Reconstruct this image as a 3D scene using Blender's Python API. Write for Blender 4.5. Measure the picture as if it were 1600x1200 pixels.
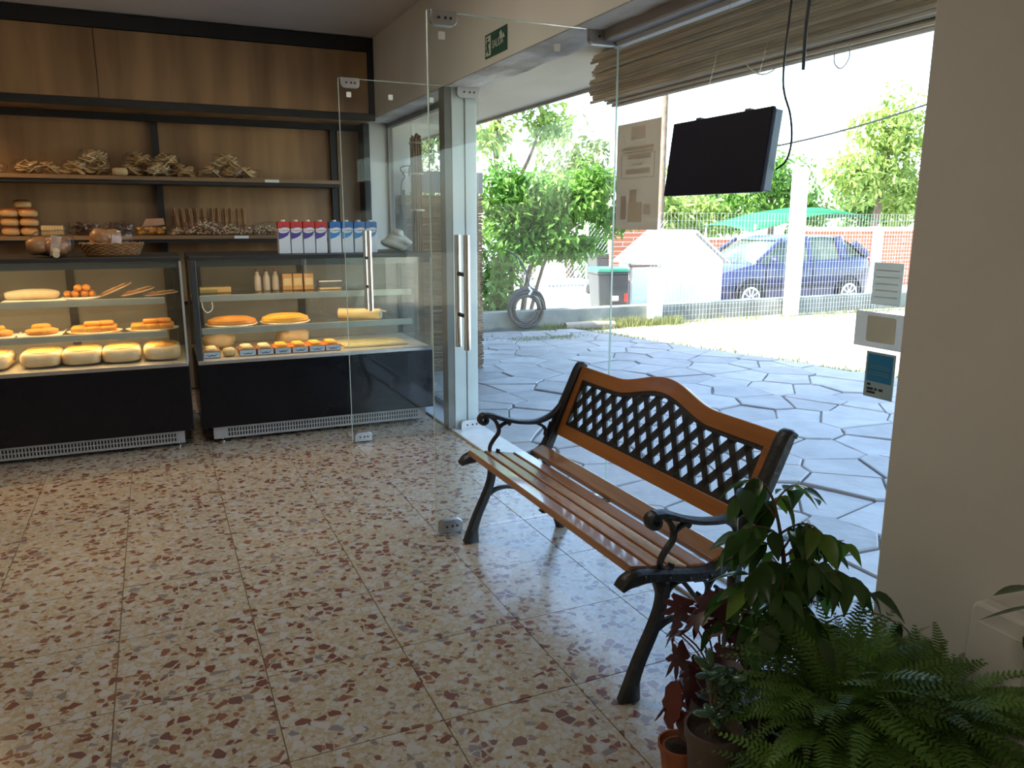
import bpy, bmesh, math, random
from mathutils import Vector, Matrix

for _o in list(bpy.data.objects):
    bpy.data.objects.remove(_o)
SC = bpy.context.scene
COL = SC.collection
random.seed(7)
PI = math.pi

# ------------------------------------------------------------------ camera
cam_d = bpy.data.cameras.new('camera')
cam_d.sensor_width = 36.0
cam_d.lens = 1220.711 / 1600.0 * 36.0
cam_d.clip_start = 0.02
cam_d.clip_end = 500
cam = bpy.data.objects.new('camera', cam_d)
COL.objects.link(cam)
YAW, PITCH, ROLL, CAMH = 0.425549, 0.205217, 0.001877, 1.298
_f = Vector((math.sin(YAW) * math.cos(PITCH), math.cos(YAW) * math.cos(PITCH), -math.sin(PITCH)))
_r = Vector((math.cos(YAW), -math.sin(YAW), 0))
_u = _r.cross(_f)
_r2 = _r * math.cos(ROLL) + _u * math.sin(ROLL)
_u2 = _u * math.cos(ROLL) - _r * math.sin(ROLL)
cam.matrix_world = Matrix(((_r2.x, _u2.x, -_f.x, 0), (_r2.y, _u2.y, -_f.y, 0), (_r2.z, _u2.z, -_f.z, CAMH), (0, 0, 0, 1)))
SC.camera = cam

# ------------------------------------------------------------------ sky, sun, exposure
SUN_EL, SUN_DIR = math.radians(43), math.radians(94)      # sun stands behind the building, shining towards +X
world = bpy.data.worlds.new('sky')
SC.world = world
world.use_nodes = True
_n = world.node_tree.nodes
_n.clear()
_sky = _n.new('ShaderNodeTexSky')
_sky.sky_type = 'NISHITA'
_sky.sun_disc = False
_sky.sun_elevation = SUN_EL
_sky.sun_rotation = -PI / 2
_sky.air_density = 1.0
_sky.dust_density = 1.6
_sky.ozone_density = 1.0
_bg = _n.new('ShaderNodeBackground')
_bg.inputs['Strength'].default_value = 0.85
_wo = _n.new('ShaderNodeOutputWorld')
world.node_tree.links.new(_sky.outputs[0], _bg.inputs[0])
world.node_tree.links.new(_bg.outputs[0], _wo.inputs[0])

sun_d = bpy.data.lights.new('sun', 'SUN')
sun_d.energy = 17.0
sun_d.angle = math.radians(0.55)
sun_d.color = (1.0, 0.95, 0.86)
sun = bpy.data.objects.new('sun', sun_d)
COL.objects.link(sun)
_sd = Vector((math.cos(SUN_EL) * math.sin(SUN_DIR), math.cos(SUN_EL) * math.cos(SUN_DIR), -math.sin(SUN_EL)))
sun.rotation_euler = _sd.to_track_quat('-Z', 'Y').to_euler()

SC.view_settings.view_transform = 'Standard'
SC.view_settings.look = 'None'
SC.view_settings.exposure = 0.45
SC.view_settings.gamma = 1.0
SC.view_settings.use_curve_mapping = False
try:
    SC.cycles.max_bounces = 10
    SC.cycles.diffuse_bounces = 6
    SC.cycles.glossy_bounces = 4
    SC.cycles.transmission_bounces = 4
    SC.cycles.transparent_max_bounces = 32
    SC.cycles.caustics_reflective = False
    SC.cycles.caustics_refractive = False
    SC.cycles.sample_clamp_indirect = 8.0
    SC.cycles.blur_glossy = 0.5
except Exception:
    pass

# ------------------------------------------------------------------ mesh helpers
class MB:
    def __init__(s):
        s.v, s.f, s.m = [], [], []
        s.mi = 0

    def add(s, vs, fs):
        b = len(s.v)
        s.v += [tuple(p) for p in vs]
        for f in fs:
            s.f.append(tuple(b + i for i in f))
            s.m.append(s.mi)
        return s

    def box(s, x0, x1, y0, y1, z0, z1):
        vs = [(x, y, z) for z in (z0, z1) for x, y in ((x0, y0), (x1, y0), (x1, y1), (x0, y1))]
        return s.add(vs, [(3, 2, 1, 0), (4, 5, 6, 7), (0, 1, 5, 4), (1, 2, 6, 5), (2, 3, 7, 6), (3, 0, 4, 7)])

    def cbox(s, c, d):
        return s.box(c[0] - d[0] / 2, c[0] + d[0] / 2, c[1] - d[1] / 2, c[1] + d[1] / 2, c[2] - d[2] / 2, c[2] + d[2] / 2)

    def prism(s, poly, h0, h1, axis='z'):
        n = len(poly)
        def P(a, b, h):
            return {'z': (a, b, h), 'y': (a, h, b), 'x': (h, a, b)}[axis]
        vs = [P(a, b, h0) for a, b in poly] + [P(a, b, h1) for a, b in poly]
        fs = [tuple(range(n - 1, -1, -1)), tuple(range(n, 2 * n))]
        fs += [(i, (i + 1) % n, n + (i + 1) % n, n + i) for i in range(n)]
        return s.add(vs, fs)

    def tube(s, pts, r, n=8, cap=True, flat=1.0):
        pts = [Vector(p) for p in pts]
        R = r if isinstance(r, (list, tuple)) else [r] * len(pts)
        t0 = (pts[1] - pts[0]).normalized()
        ref = Vector((0, 0, 1)) if abs(t0.z) < .9 else Vector((1, 0, 0))
        nr = t0.cross(ref).normalized()
        vs, fs = [], []
        for i, p in enumerate(pts):
            t = (pts[min(i + 1, len(pts) - 1)] - pts[max(i - 1, 0)])
            if t.length < 1e-9:
                t = t0
            t.normalize()
            nr = (nr - t * nr.dot(t)).normalized()
            bn = t.cross(nr)
            for k in range(n):
                a = 2 * PI * k / n
                vs.append(p + nr * (math.cos(a) * R[i]) + bn * (math.sin(a) * R[i] * flat))
        for i in range(len(pts) - 1):
            for k in range(n):
                a, b = i * n + k, i * n + (k + 1) % n
                fs.append((a, b, b + n, a + n))
        if cap:
            fs.append(tuple(range(n - 1, -1, -1)))
            fs.append(tuple(range((len(pts) - 1) * n, len(pts) * n)))
        return s.add(vs, fs)

    def lathe(s, prof, n=16, c=(0, 0, 0), sx=1.0, sy=1.0):
        vs, fs = [], []
        for r, z in prof:
            for k in range(n):
                a = 2 * PI * k / n
                vs.append((c[0] + r * math.cos(a) * sx, c[1] + r * math.sin(a) * sy, c[2] + z))
        for i in range(len(prof) - 1):
            for k in range(n):
                a, b = i * n + k, i * n + (k + 1) % n
                fs.append((a, b, b + n, a + n))
        fs.append(tuple(range(n - 1, -1, -1)))
        fs.append(tuple(range((len(prof) - 1) * n, len(prof) * n)))
        return s.add(vs, fs)

    def blob(s, c, d, n=10, m=6, sq=1.0, rnd=0.0, rot=None, seed=0):
        """squashed, slightly lumpy ball; sq<1 makes it boxier"""
        rg = random.Random(seed)
        ph = [rg.uniform(0, 6.28) for _ in range(6)]
        vs, fs = [], []
        def sp(x):
            return math.copysign(abs(x) ** sq, x)
        for i in range(m + 1):
            th = PI * i / m
            for k in range(n):
                a = 2 * PI * k / n
                p = Vector((sp(math.sin(th) * math.cos(a)), sp(math.sin(th) * math.sin(a)), sp(math.cos(th))))
                w = 1 + rnd * (math.sin(3 * p.x + ph[0]) * math.sin(4 * p.y + ph[1]) + .6 * math.sin(5 * p.z + 4 * p.x + ph[2]))
                p = Vector((p.x * d[0] / 2, p.y * d[1] / 2, p.z * d[2] / 2)) * w
                if rot:
                    p = rot @ p
                vs.append(p + Vector(c))
        for i in range(m):
            for k in range(n):
                a, b = i * n + k, i * n + (k + 1) % n
                fs.append((a, a + n, b + n, b))
        return s.add(vs, fs)

    def strip(s, pts, w, t, y, n=None):
        """flat cast bar following a profile in the XZ plane, thickness t along Y, chamfered"""
        pts = crom(pts, n or max(12, 5 * len(pts)))
        W = w if isinstance(w, (list, tuple)) else [w]
        N = len(pts)
        vs, fs = [], []
        for i, (x, z) in enumerate(pts):
            a, b = pts[max(i - 1, 0)], pts[min(i + 1, N - 1)]
            tx, tz = b[0] - a[0], b[1] - a[1]
            l = math.hypot(tx, tz) or 1
            nx, nz = -tz / l, tx / l
            u = i / (N - 1) * (len(W) - 1)
            j = min(int(u), max(len(W) - 2, 0))
            ww = (W[j] * (1 - (u - j)) + W[min(j + 1, len(W) - 1)] * (u - j)) / 2
            h = t / 2
            for o, yy in ((-ww, -h * .55), (-ww * .6, -h), (ww * .6, -h), (ww, -h * .55), (ww, h * .55), (ww * .6, h), (-ww * .6, h), (-ww, h * .55)):
                vs.append((x + nx * o, y + yy, z + nz * o))
        for i in range(N - 1):
            for k in range(8):
                a, b = i * 8 + k, i * 8 + (k + 1) % 8
                fs.append((a, b, b + 8, a + 8))
        fs.append(tuple(range(7, -1, -1)))
        fs.append(tuple(range((N - 1) * 8, N * 8)))
        return s.add(vs, fs)

    def xf(s, M, start=0):
        for i in range(start, len(s.v)):
            s.v[i] = tuple(M @ Vector(s.v[i]))
        return s


def crom(pts, N):
    """Catmull-Rom resample of a 2D/3D polyline"""
    P = [Vector(p) for p in pts]
    if len(P) < 3:
        return [tuple(P[0].lerp(P[-1], i / (N - 1))) for i in range(N)]
    Q = [P[0] * 2 - P[1]] + P + [P[-1] * 2 - P[-2]]
    out = []
    for i in range(N):
        u = i / (N - 1) * (len(P) - 1)
        k = min(int(u), len(P) - 2)
        t = u - k
        a, b, c, d = Q[k], Q[k + 1], Q[k + 2], Q[k + 3]
        out.append(tuple(.5 * ((2 * b) + (c - a) * t + (2 * a - 5 * b + 4 * c - d) * t * t + (3 * b - a - 3 * c + d) * t ** 3)))
    return out


def rrect(x0, x1, y0, y1, r, n=4):
    out = []
    for cx, cy, a0 in ((x1 - r, y1 - r, 0), (x0 + r, y1 - r, 90), (x0 + r, y0 + r, 180), (x1 - r, y0 + r, 270)):
        for i in range(n + 1):
            a = math.radians(a0 + 90 * i / n)
            out.append((cx + r * math.cos(a), cy + r * math.sin(a)))
    return out


def obj(name, mb, mat, parent=None, off=None, smooth=False, bevel=0, auto=True):
    me = bpy.data.meshes.new(name)
    v = mb.v
    if off is not None:
        v = [(p[0] - off[0], p[1] - off[1], p[2] - off[2]) for p in v]
    me.from_pydata(v, [], mb.f)
    for m in (mat if isinstance(mat, (list, tuple)) else [mat]):
        me.materials.append(m)
    if any(mb.m):
        me.polygons.foreach_set('material_index', mb.m)
    o = bpy.data.objects.new(name, me)
    COL.objects.link(o)
    if parent is not None:
        o.parent = parent
    if smooth:
        me.polygons.foreach_set('use_smooth', [True] * len(me.polygons))
        if auto:
            me.set_sharp_from_angle(angle=math.radians(42))
    if bevel:
        b = o.modifiers.new('bevel', 'BEVEL')
        b.width = bevel
        b.segments = 2
        b.limit_method = 'ANGLE'
        b.angle_limit = math.radians(50)
    me.update()
    return o


def tag(o, label, cat, group=None):
    o['label'] = label
    o['category'] = cat
    if group:
        o['group'] = group
    return o


def struct(o, label=None, cat=None):
    o['kind'] = 'structure'
    if label:
        o['label'] = label
    if cat:
        o['category'] = cat
    return o


def thing(name, label, cat, loc=(0, 0, 0), rz=0, group=None):
    o = bpy.data.objects.new(name, None)
    COL.objects.link(o)
    o.location = loc
    o.rotation_euler = (0, 0, rz)
    o.empty_display_size = .1
    return tag(o, label, cat, group)


def dup(o, loc=None, rz=None, label=None, parent=None, group=None, scale=None):
    c = o.copy()
    COL.objects.link(c)
    c.parent = parent
    if loc is not None:
        c.location = loc
    if rz is not None:
        c.rotation_euler = (c.rotation_euler[0], c.rotation_euler[1], rz)
    if scale is not None:
        c.scale = scale if isinstance(scale, (tuple, list)) else (scale,) * 3
    if label:
        c['label'] = label
    if group:
        c['group'] = group
    for ch in KIDS(o):
        dup(ch, parent=c)
    return c


def KIDS(o):
    return [c for c in bpy.data.objects if c.parent == o]


def text_obj(name, body, size, mat, M, parent=None, depth=.0006, font_scale=(1, 1)):
    cu = bpy.data.curves.new(name, 'FONT')
    cu.body = body
    cu.size = size
    cu.align_x = 'CENTER'
    cu.align_y = 'CENTER'
    cu.extrude = depth
    cu.resolution_u = 2
    t = bpy.data.objects.new(name + '_tmp', cu)
    COL.objects.link(t)
    dg = bpy.context.evaluated_depsgraph_get()
    me = bpy.data.meshes.new_from_object(t.evaluated_get(dg))
    bpy.data.objects.remove(t)
    me.materials.clear()
    me.materials.append(mat)
    me.transform(M @ Matrix.Diagonal((font_scale[0], font_scale[1], 1, 1)))
    o = bpy.data.objects.new(name, me)
    COL.objects.link(o)
    if parent is not None:
        o.parent = parent
    return o


# ------------------------------------------------------------------ materials
def newmat(name):
    m = bpy.data.materials.new(name)
    m.use_nodes = True
    nt = m.node_tree
    nt.nodes.clear()
    out = nt.nodes.new('ShaderNodeOutputMaterial')
    return m, nt, out


def N(nt, t, **kw):
    n = nt.nodes.new(t)
    for k, v in kw.items():
        if k.startswith('i_'):
            n.inputs[k[2:].replace('_', ' ')].default_value = v
        else:
            setattr(n, k, v)
    return n


def ramp(nt, stops, interp='LINEAR'):
    r = nt.nodes.new('ShaderNodeValToRGB')
    r.color_ramp.interpolation = interp
    e = r.color_ramp.elements
    while len(e) < len(stops):
        e.new(.5)
    for el, (p, c) in zip(e, stops):
        el.position = p
        el.color = (*c, 1)
    return r


def coords(nt, scale=(1, 1, 1), kind='Object', rand=0):
    tc = N(nt, 'ShaderNodeTexCoord')
    mp = N(nt, 'ShaderNodeMapping')
    mp.inputs['Scale'].default_value = scale
    src = tc.outputs[kind]
    if rand:
        oi = N(nt, 'ShaderNodeObjectInfo')
        mu = N(nt, 'ShaderNodeMath', operation='MULTIPLY')
        mu.inputs[1].default_value = rand
        nt.links.new(oi.outputs['Random'], mu.inputs[0])
        ad = N(nt, 'ShaderNodeVectorMath', operation='ADD')
        nt.links.new(src, ad.inputs[0])
        nt.links.new(mu.outputs[0], ad.inputs[1])
        src = ad.outputs[0]
    nt.links.new(src, mp.inputs[0])
    return mp.outputs[0]


def pm(name, c1, c2=None, scale=8, rough=.6, metal=0, bump=0, bscale=None, spec=.5, stretch=(1, 1, 1), detail=4, lo=.35, hi=.65, coat=0, sss=0, rand=0, emit=None, transl=0, rrand=0):
    m, nt, out = newmat(name)
    b = N(nt, 'ShaderNodeBsdfPrincipled')
    b.inputs['Roughness'].default_value = rough
    b.inputs['Metallic'].default_value = metal
    b.inputs['Specular IOR Level'].default_value = spec
    b.inputs['Coat Weight'].default_value = coat
    b.inputs['Coat Roughness'].default_value = .08
    if emit:
        b.inputs['Emission Color'].default_value = (*emit[0], 1)
        b.inputs['Emission Strength'].default_value = emit[1]
    L = nt.links
    co = coords(nt, stretch, rand=rand)
    nz = N(nt, 'ShaderNodeTexNoise')
    nz.inputs['Scale'].default_value = scale
    nz.inputs['Detail'].default_value = detail
    L.new(co, nz.inputs[0])
    c2 = c2 or tuple(min(1, x * .86) for x in c1)
    r = ramp(nt, [(lo, c1), (hi, c2)])
    L.new(nz.outputs['Fac'], r.inputs[0])
    colout = r.outputs[0]
    if rrand:
        oi = N(nt, 'ShaderNodeObjectInfo')
        mr = N(nt, 'ShaderNodeMapRange')
        mr.inputs['To Min'].default_value = 1 - rrand
        mr.inputs['To Max'].default_value = 1 + rrand
        L.new(oi.outputs['Random'], mr.inputs[0])
        vm = N(nt, 'ShaderNodeVectorMath', operation='SCALE')
        L.new(colout, vm.inputs[0])
        L.new(mr.outputs[0], vm.inputs['Scale'])
        colout = vm.outputs[0]
    L.new(colout, b.inputs['Base Color'])
    if bump:
        bz = nz
        if bscale:
            bz = N(nt, 'ShaderNodeTexNoise')
            bz.inputs['Scale'].default_value = bscale
            bz.inputs['Detail'].default_value = 4
            L.new(co, bz.inputs[0])
        bp = N(nt, 'ShaderNodeBump')
        bp.inputs['Strength'].default_value = bump
        bp.inputs['Distance'].default_value = .01
        L.new(bz.outputs['Fac'], bp.inputs['Height'])
        L.new(bp.outputs[0], b.inputs['Normal'])
    sh = b.outputs[0]
    if transl:
        tr = N(nt, 'ShaderNodeBsdfTranslucent')
        L.new(colout, tr.inputs[0])
        mx = N(nt, 'ShaderNodeMixShader')
        mx.inputs[0].default_value = transl
        L.new(sh, mx.inputs[1])
        L.new(tr.outputs[0], mx.inputs[2])
        sh = mx.outputs[0]
    L.new(sh, out.inputs[0])
    return m


def glassmat(name, tint=(.95, .975, .96), refl=.04, rough=0.0, smear=0.0):
    """clear sheet: transparent, with Fresnel reflection from either side"""
    m, nt, out = newmat(name)
    L = nt.links
    ge = N(nt, 'ShaderNodeNewGeometry')
    dt = N(nt, 'ShaderNodeVectorMath', operation='DOT_PRODUCT')
    L.new(ge.outputs['Normal'], dt.inputs[0])
    L.new(ge.outputs['Incoming'], dt.inputs[1])
    ab = N(nt, 'ShaderNodeMath', operation='ABSOLUTE')
    L.new(dt.outputs['Value'], ab.inputs[0])
    om = N(nt, 'ShaderNodeMath', operation='SUBTRACT')
    om.inputs[0].default_value = 1
    L.new(ab.outputs[0], om.inputs[1])
    pw = N(nt, 'ShaderNodeMath', operation='POWER')
    pw.inputs[1].default_value = 5
    L.new(om.outputs[0], pw.inputs[0])
    ma = N(nt, 'ShaderNodeMath', operation='MULTIPLY_ADD')
    ma.inputs[1].default_value = 1 - refl
    ma.inputs[2].default_value = refl
    ma.use_clamp = True
    L.new(pw.outputs[0], ma.inputs[0])
    tr = N(nt, 'ShaderNodeBsdfTransparent')
    tr.inputs[0].default_value = (*tint, 1)
    gl = N(nt, 'ShaderNodeBsdfGlossy')
    gl.inputs['Roughness'].default_value = rough
    mx = N(nt, 'ShaderNodeMixShader')
    L.new(ma.outputs[0], mx.inputs[0])
    L.new(tr.outputs[0], mx.inputs[1])
    L.new(gl.outputs[0], mx.inputs[2])
    sh = mx.outputs[0]
    if smear:
        df = N(nt, 'ShaderNodeBsdfDiffuse')
        df.inputs[0].default_value = (.9, .9, .9, 1)
        m2 = N(nt, 'ShaderNodeMixShader')
        m2.inputs[0].default_value = smear
        L.new(sh, m2.inputs[1])
        L.new(df.outputs[0], m2.inputs[2])
        sh = m2.outputs[0]
    L.new(sh, out.inputs[0])
    return m


def terrazzo():
    m, nt, out = newmat('terrazzo')
    L = nt.links
    b = N(nt, 'ShaderNodeBsdfPrincipled')
    b.inputs['Roughness'].default_value = .2
    b.inputs['Specular IOR Level'].default_value = .85
    ge = N(nt, 'ShaderNodeNewGeometry')
    oi = N(nt, 'ShaderNodeObjectInfo')
    mu = N(nt, 'ShaderNodeMath', operation='MULTIPLY')
    mu.inputs[1].default_value = 37.0
    L.new(oi.outputs['Random'], mu.inputs[0])
    ad = N(nt, 'ShaderNodeVectorMath', operation='ADD')
    L.new(ge.outputs['Position'], ad.inputs[0])
    L.new(mu.outputs[0], ad.inputs[1])
    # small wobble so that chips are irregular
    wz = N(nt, 'ShaderNodeTexNoise')
    wz.inputs['Scale'].default_value = 45
    L.new(ad.outputs[0], wz.inputs[0])
    ws = N(nt, 'ShaderNodeVectorMath', operation='SCALE')
    ws.inputs['Scale'].default_value = .012
    L.new(wz.outputs['Color'], ws.inputs[0])
    a2 = N(nt, 'ShaderNodeVectorMath', operation='ADD')
    L.new(ad.outputs[0], a2.inputs[0])
    L.new(ws.outputs[0], a2.inputs[1])
    base = ramp(nt, [(.3, (0.311, 0.237, 0.137)), (.7, (0.407, 0.333, 0.222))])
    bn = N(nt, 'ShaderNodeTexNoise')
    bn.inputs['Scale'].default_value = 60
    bn.inputs['Detail'].default_value = 5
    L.new(ad.outputs[0], bn.inputs[0])
    L.new(bn.outputs['Fac'], base.inputs[0])
    cur = base.outputs[0]
    for sc, prob, gap, seed, stops in (
        (95, .62, .10, 3.3, [(0, (0.385, 0.340, 0.266)), (.35, (0.404, 0.371, 0.312)), (.7, (0.266, 0.207, 0.141)), (.85, (0.414, 0.355, 0.266))]),
        (52, .50, .10, 9.1, [(0, (0.404, 0.378, 0.326)), (.36, (0.414, 0.370, 0.296)), (.60, (0.163, 0.070, 0.044)), (.72, (0.237, 0.118, 0.067)), (.82, (0.355, 0.289, 0.200)), (.94, (0.185, 0.163, 0.155))]),
        (33, .34, .11, 5.7, [(0, (0.148, 0.056, 0.041)), (.24, (0.200, 0.089, 0.056)), (.42, (0.417, 0.391, 0.345)), (.74, (0.133, 0.063, 0.052)), (.88, (0.200, 0.170, 0.163))]),
    ):
        of = N(nt, 'ShaderNodeVectorMath', operation='ADD')
        of.inputs[1].default_value = (seed, seed * .7, 0)
        L.new(a2.outputs[0], of.inputs[0])
        fl = N(nt, 'ShaderNodeVectorMath', operation='MULTIPLY')
        fl.inputs[1].default_value = (1, 1, 0)
        L.new(of.outputs[0], fl.inputs[0])
        vo = N(nt, 'ShaderNodeTexVoronoi', voronoi_dimensions='2D', feature='F1')
        ve = N(nt, 'ShaderNodeTexVoronoi', voronoi_dimensions='2D', feature='DISTANCE_TO_EDGE')
        for v_ in (vo, ve):
            v_.inputs['Scale'].default_value = sc
            L.new(fl.outputs[0], v_.inputs['Vector'])
        sep = N(nt, 'ShaderNodeSeparateColor')
        L.new(vo.outputs['Color'], sep.inputs[0])
        # some cells are chips; each is cut back from its cell by its own margin
        th = N(nt, 'ShaderNodeMath', operation='MULTIPLY_ADD')
        th.inputs[1].default_value = gap * 1.6
        th.inputs[2].default_value = gap * .35
        L.new(sep.outputs[2], th.inputs[0])
        gt = N(nt, 'ShaderNodeMath', operation='GREATER_THAN')
        L.new(ve.outputs['Distance'], gt.inputs[0])
        L.new(th.outputs[0], gt.inputs[1])
        lp = N(nt, 'ShaderNodeMath', operation='LESS_THAN')
        lp.inputs[1].default_value = prob
        L.new(sep.outputs[1], lp.inputs[0])
        lt = N(nt, 'ShaderNodeMath', operation='MULTIPLY')
        L.new(gt.outputs[0], lt.inputs[0])
        L.new(lp.outputs[0], lt.inputs[1])
        cr = ramp(nt, stops, 'CONSTANT')
        L.new(sep.outputs[0], cr.inputs[0])
        mx = N(nt, 'ShaderNodeMix', data_type='RGBA')
        L.new(lt.outputs[0], mx.inputs['Factor'])
        L.new(cur, mx.inputs['A'])
        L.new(cr.outputs[0], mx.inputs['B'])
        cur = mx.outputs['Result']
    L.new(cur, b.inputs['Base Color'])
    rn = N(nt, 'ShaderNodeTexNoise')
    rn.inputs['Scale'].default_value = 3
    L.new(ge.outputs['Position'], rn.inputs[0])
    rr = N(nt, 'ShaderNodeMapRange')
    rr.inputs['To Min'].default_value = .12
    rr.inputs['To Max'].default_value = .3
    L.new(rn.outputs['Fac'], rr.inputs[0])
    L.new(rr.outputs[0], b.inputs['Roughness'])
    L.new(b.outputs[0], out.inputs[0])
    return m


M = {}
M['terrazzo'] = terrazzo()
M['grout'] = pm('grout', (.20, .15, .10), (.26, .20, .14), 40, .9)
M['plaster'] = pm('plaster', (.71, .695, .65), (.67, .655, .61), 3, .85, bump=.08, bscale=25)
M['plaster_rough'] = pm('plaster_rough', (.78, .73, .65), (.42, .37, .30), 5, .9, bump=.8, bscale=14, detail=8, lo=.5, hi=.72, stretch=(1, .5, 1))
M['ceiling'] = pm('ceiling_paint', (.66, .60, .53), (.63, .57, .50), 2, .9)
M['soffit'] = pm('soffit_paint', (.86, .77, .62), (.79, .70, .55), 1.6, .9, detail=6)
M['white_paint'] = pm('white_paint', (.80, .80, .78), (.74, .74, .72), 5, .5)
M['white_metal'] = pm('white_metal', (.74, .78, .80), (.70, .74, .76), 5, .4)
M['sill'] = pm('sill_stone', (.66, .68, .68), (.58, .60, .61), 14, .3, spec=.5)
M['laminate'] = pm('laminate', (.40, .235, .11), (.23, .125, .055), 6.5, .5, stretch=(1, 1, .12), detail=3, lo=.36, hi=.66)
M['laminate_shelf'] = pm('laminate_shelf', (.30, .18, .09), (.22, .13, .065), 6, .5, stretch=(.15, 1, 1))
M['black_frame'] = pm('black_frame', (.012, .012, .013), (.016, .016, .017), 5, .5)
M['black_gloss'] = pm('black_gloss', (.005, .005, .007), (.006, .006, .008), 5, .2, spec=.22)
M['case_frame'] = pm('case_frame', (.05, .055, .06), (.045, .05, .055), 5, .35, metal=.3)
M['chrome'] = pm('chrome', (.75, .75, .76), (.68, .68, .70), 20, .18, metal=1)
M['steel'] = pm('steel', (.55, .55, .56), (.48, .48, .49), 20, .35, metal=1)
M['rail'] = pm('shelf_rail', (.45, .49, .46), (.40, .44, .42), 6, .3, metal=.4)
M['grille'] = pm('grille_paint', (.36, .34, .33), (.32, .30, .29), 20, .45, metal=.3)
M['glass'] = glassmat('glass', (.945, .965, .955), .022, smear=.002)
M['glass_edge'] = pm('glass_edge', (.55, .72, .66), (.62, .78, .72), 30, .1, spec=.8)
M['case_glass'] = glassmat('case_glass', (.95, .965, .955), .045)
M['film'] = glassmat('film', (.985, .98, .97), .035, rough=.15, smear=.012)
M['pane_glass'] = glassmat('pane_glass', (.95, .97, .96), .04, smear=.004)

# ================================================================== THE SETTING
XW, XG, XO = 1.625, 1.81, 1.84          # inner wall face, glass plane, outer wall face
DOOR_Y0, DOOR_Y1 = 2.955, 4.486

# floor: grout bed with one object per terrazzo tile
fl = struct(obj('floor', MB().box(-2.61, XW, -.7, 6.9, -.12, -.0045), M['grout']))
T, TX0, TY0, G = .4, -.599, 2.959, .0016
tile_me = {}
def tile(x0, x1, y0, y1):
    k = (round(x1 - x0, 3), round(y1 - y0, 3))
    if k not in tile_me:
        o = obj('tile', MB().box(0, k[0] - 2 * G, 0, k[1] - 2 * G, -.02, 0), M['terrazzo'], fl)
        tile_me[k] = o.data
    else:
        o = bpy.data.objects.new('tile', tile_me[k])
        COL.objects.link(o)
        o.parent = fl
    o.location = (x0 + G, y0 + G, random.uniform(-.0006, .0003))
for i in range(-5, 6):
    for j in range(-10, 10):
        x0, x1 = TX0 + i * T, min(TX0 + (i + 1) * T, XW)
        y0, y1 = TY0 + j * T, min(TY0 + (j + 1) * T, 6.9)
        if y0 < -.7 or x0 > x1 - .05:
            continue
        tile(x0, x1, y0, y1)
struct(obj('floor_rear', MB().box(-3.4, -2.61, -3.2, 6.9, -.12, 0).box(-2.61, XW, -3.2, -.7, -.12, 0), M['terrazzo']))

struct(obj('ceiling', MB().box(-3.4, XO, -3.2, 6.9, 2.64, 2.8), M['ceiling']))
struct(obj('wall_back', MB().box(-3.4, XO, 6.55, 6.75, 0, 2.64), M['plaster']))
struct(obj('wall_left', MB().box(-3.5, -3.3, -3.2, 6.75, 0, 2.64), M['plaster']))
struct(obj('wall_front', MB().box(-3.4, XO, -3.3, -3.1, 0, 2.64), M['plaster']))
struct(obj('wall_right', MB().box(XW, XO, -3.2, 1.313, 0, 2.64).box(XW, XO, 1.313, 6.40, 2.07, 2.64).box(XW, XO, 6.40, 6.75, 0, 2.64), M['plaster'], bevel=.004))
# rough chipped plaster under the lintel
mb = MB()
nx, ny = 5, 60
rg = random.Random(3)
for j in range(ny + 1):
    for i in range(nx + 1):
        y = 1.32 + (6.39 - 1.32) * j / ny
        x = XW + .003 + (XO - XW - .004) * i / nx
        mb.v.append((x, y, 2.068 - (.0 if i == 0 else rg.random() * .012)))
for j in range(ny):
    for i in range(nx):
        a = j * (nx + 1) + i
        mb.f.append((a, a + nx + 1, a + nx + 2, a + 1)); mb.m.append(0)
struct(obj('trim_1', mb, M['plaster_rough'], smooth=True, auto=False))
# sill running along the whole shop front
struct(obj('trim_2', MB().box(XW, XO, 1.313, 6.40, -.1, .012), M['sill'], bevel=.004))
struct(obj('trim_3', MB().box(XO, XO + .012, 1.313, 6.40, -.12, -.004).box(XG - .012, XG + .012, 1.313, DOOR_Y0 - .02, .012, .026), M['white_metal']))
# white jamb post on which the far door is hung
struct(obj('trim_4', MB().box(1.655, 1.733, DOOR_Y1 + .03, DOOR_Y1 + .13, .012, 2.066).box(1.737, 1.808, DOOR_Y1 + .022, DOOR_Y1 + .13, .012, 2.066), M['white_metal'], bevel=.003))
struct(obj('trim_5', MB().box(1.612, 1.655, DOOR_Y1 + .035, DOOR_Y1 + .13, .012, 2.066), pm('jamb_grey', (.20, .19, .17), None, 5, .5)))
# header profile above the near fixed pane
struct(obj('trim_6', MB().box(1.745, 1.80, 1.313, DOOR_Y0 - .005, 2.018, 2.066), pm('header_grey', (.33, .31, .30), None, 6, .5), bevel=.002))
struct(obj('trim_7', MB().box(1.80, 1.835, 1.313, DOOR_Y0 - .005, 2.0, 2.066), M['white_metal'], bevel=.002))
# fixed panes
def pane(name, y0, y1, z0, z1):
    o = struct(obj(name, MB().box(XG - .004, XG + .004, y0, y1, z0, z1), M['glass']))
    obj('glass_edge', MB().box(XG - .0045, XG + .0045, y1 - .0015, y1 + .0005, z0, z1).box(XG - .0045, XG + .0045, y0 - .0005, y0 + .0015, z0, z1), M['glass_edge'], o)
    return o
win1 = pane('window_1', 1.3, DOOR_Y0 - .012, .02, 2.03)
win2 = pane('window_2', DOOR_Y1 + .13, 6.41, .02, 2.06)
obj('window_frame', MB().box(XG - .02, XG + .02, 6.375, 6.405, .012, 2.066).box(XG - .02, XG + .02, DOOR_Y1 + .13, 6.39, 2.03, 2.066).box(XG - .02, XG + .02, DOOR_Y1 + .13, 6.39, .012, .05), pm('frame_grey', (.26, .24, .21), None, 5, .5), win2)

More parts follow.
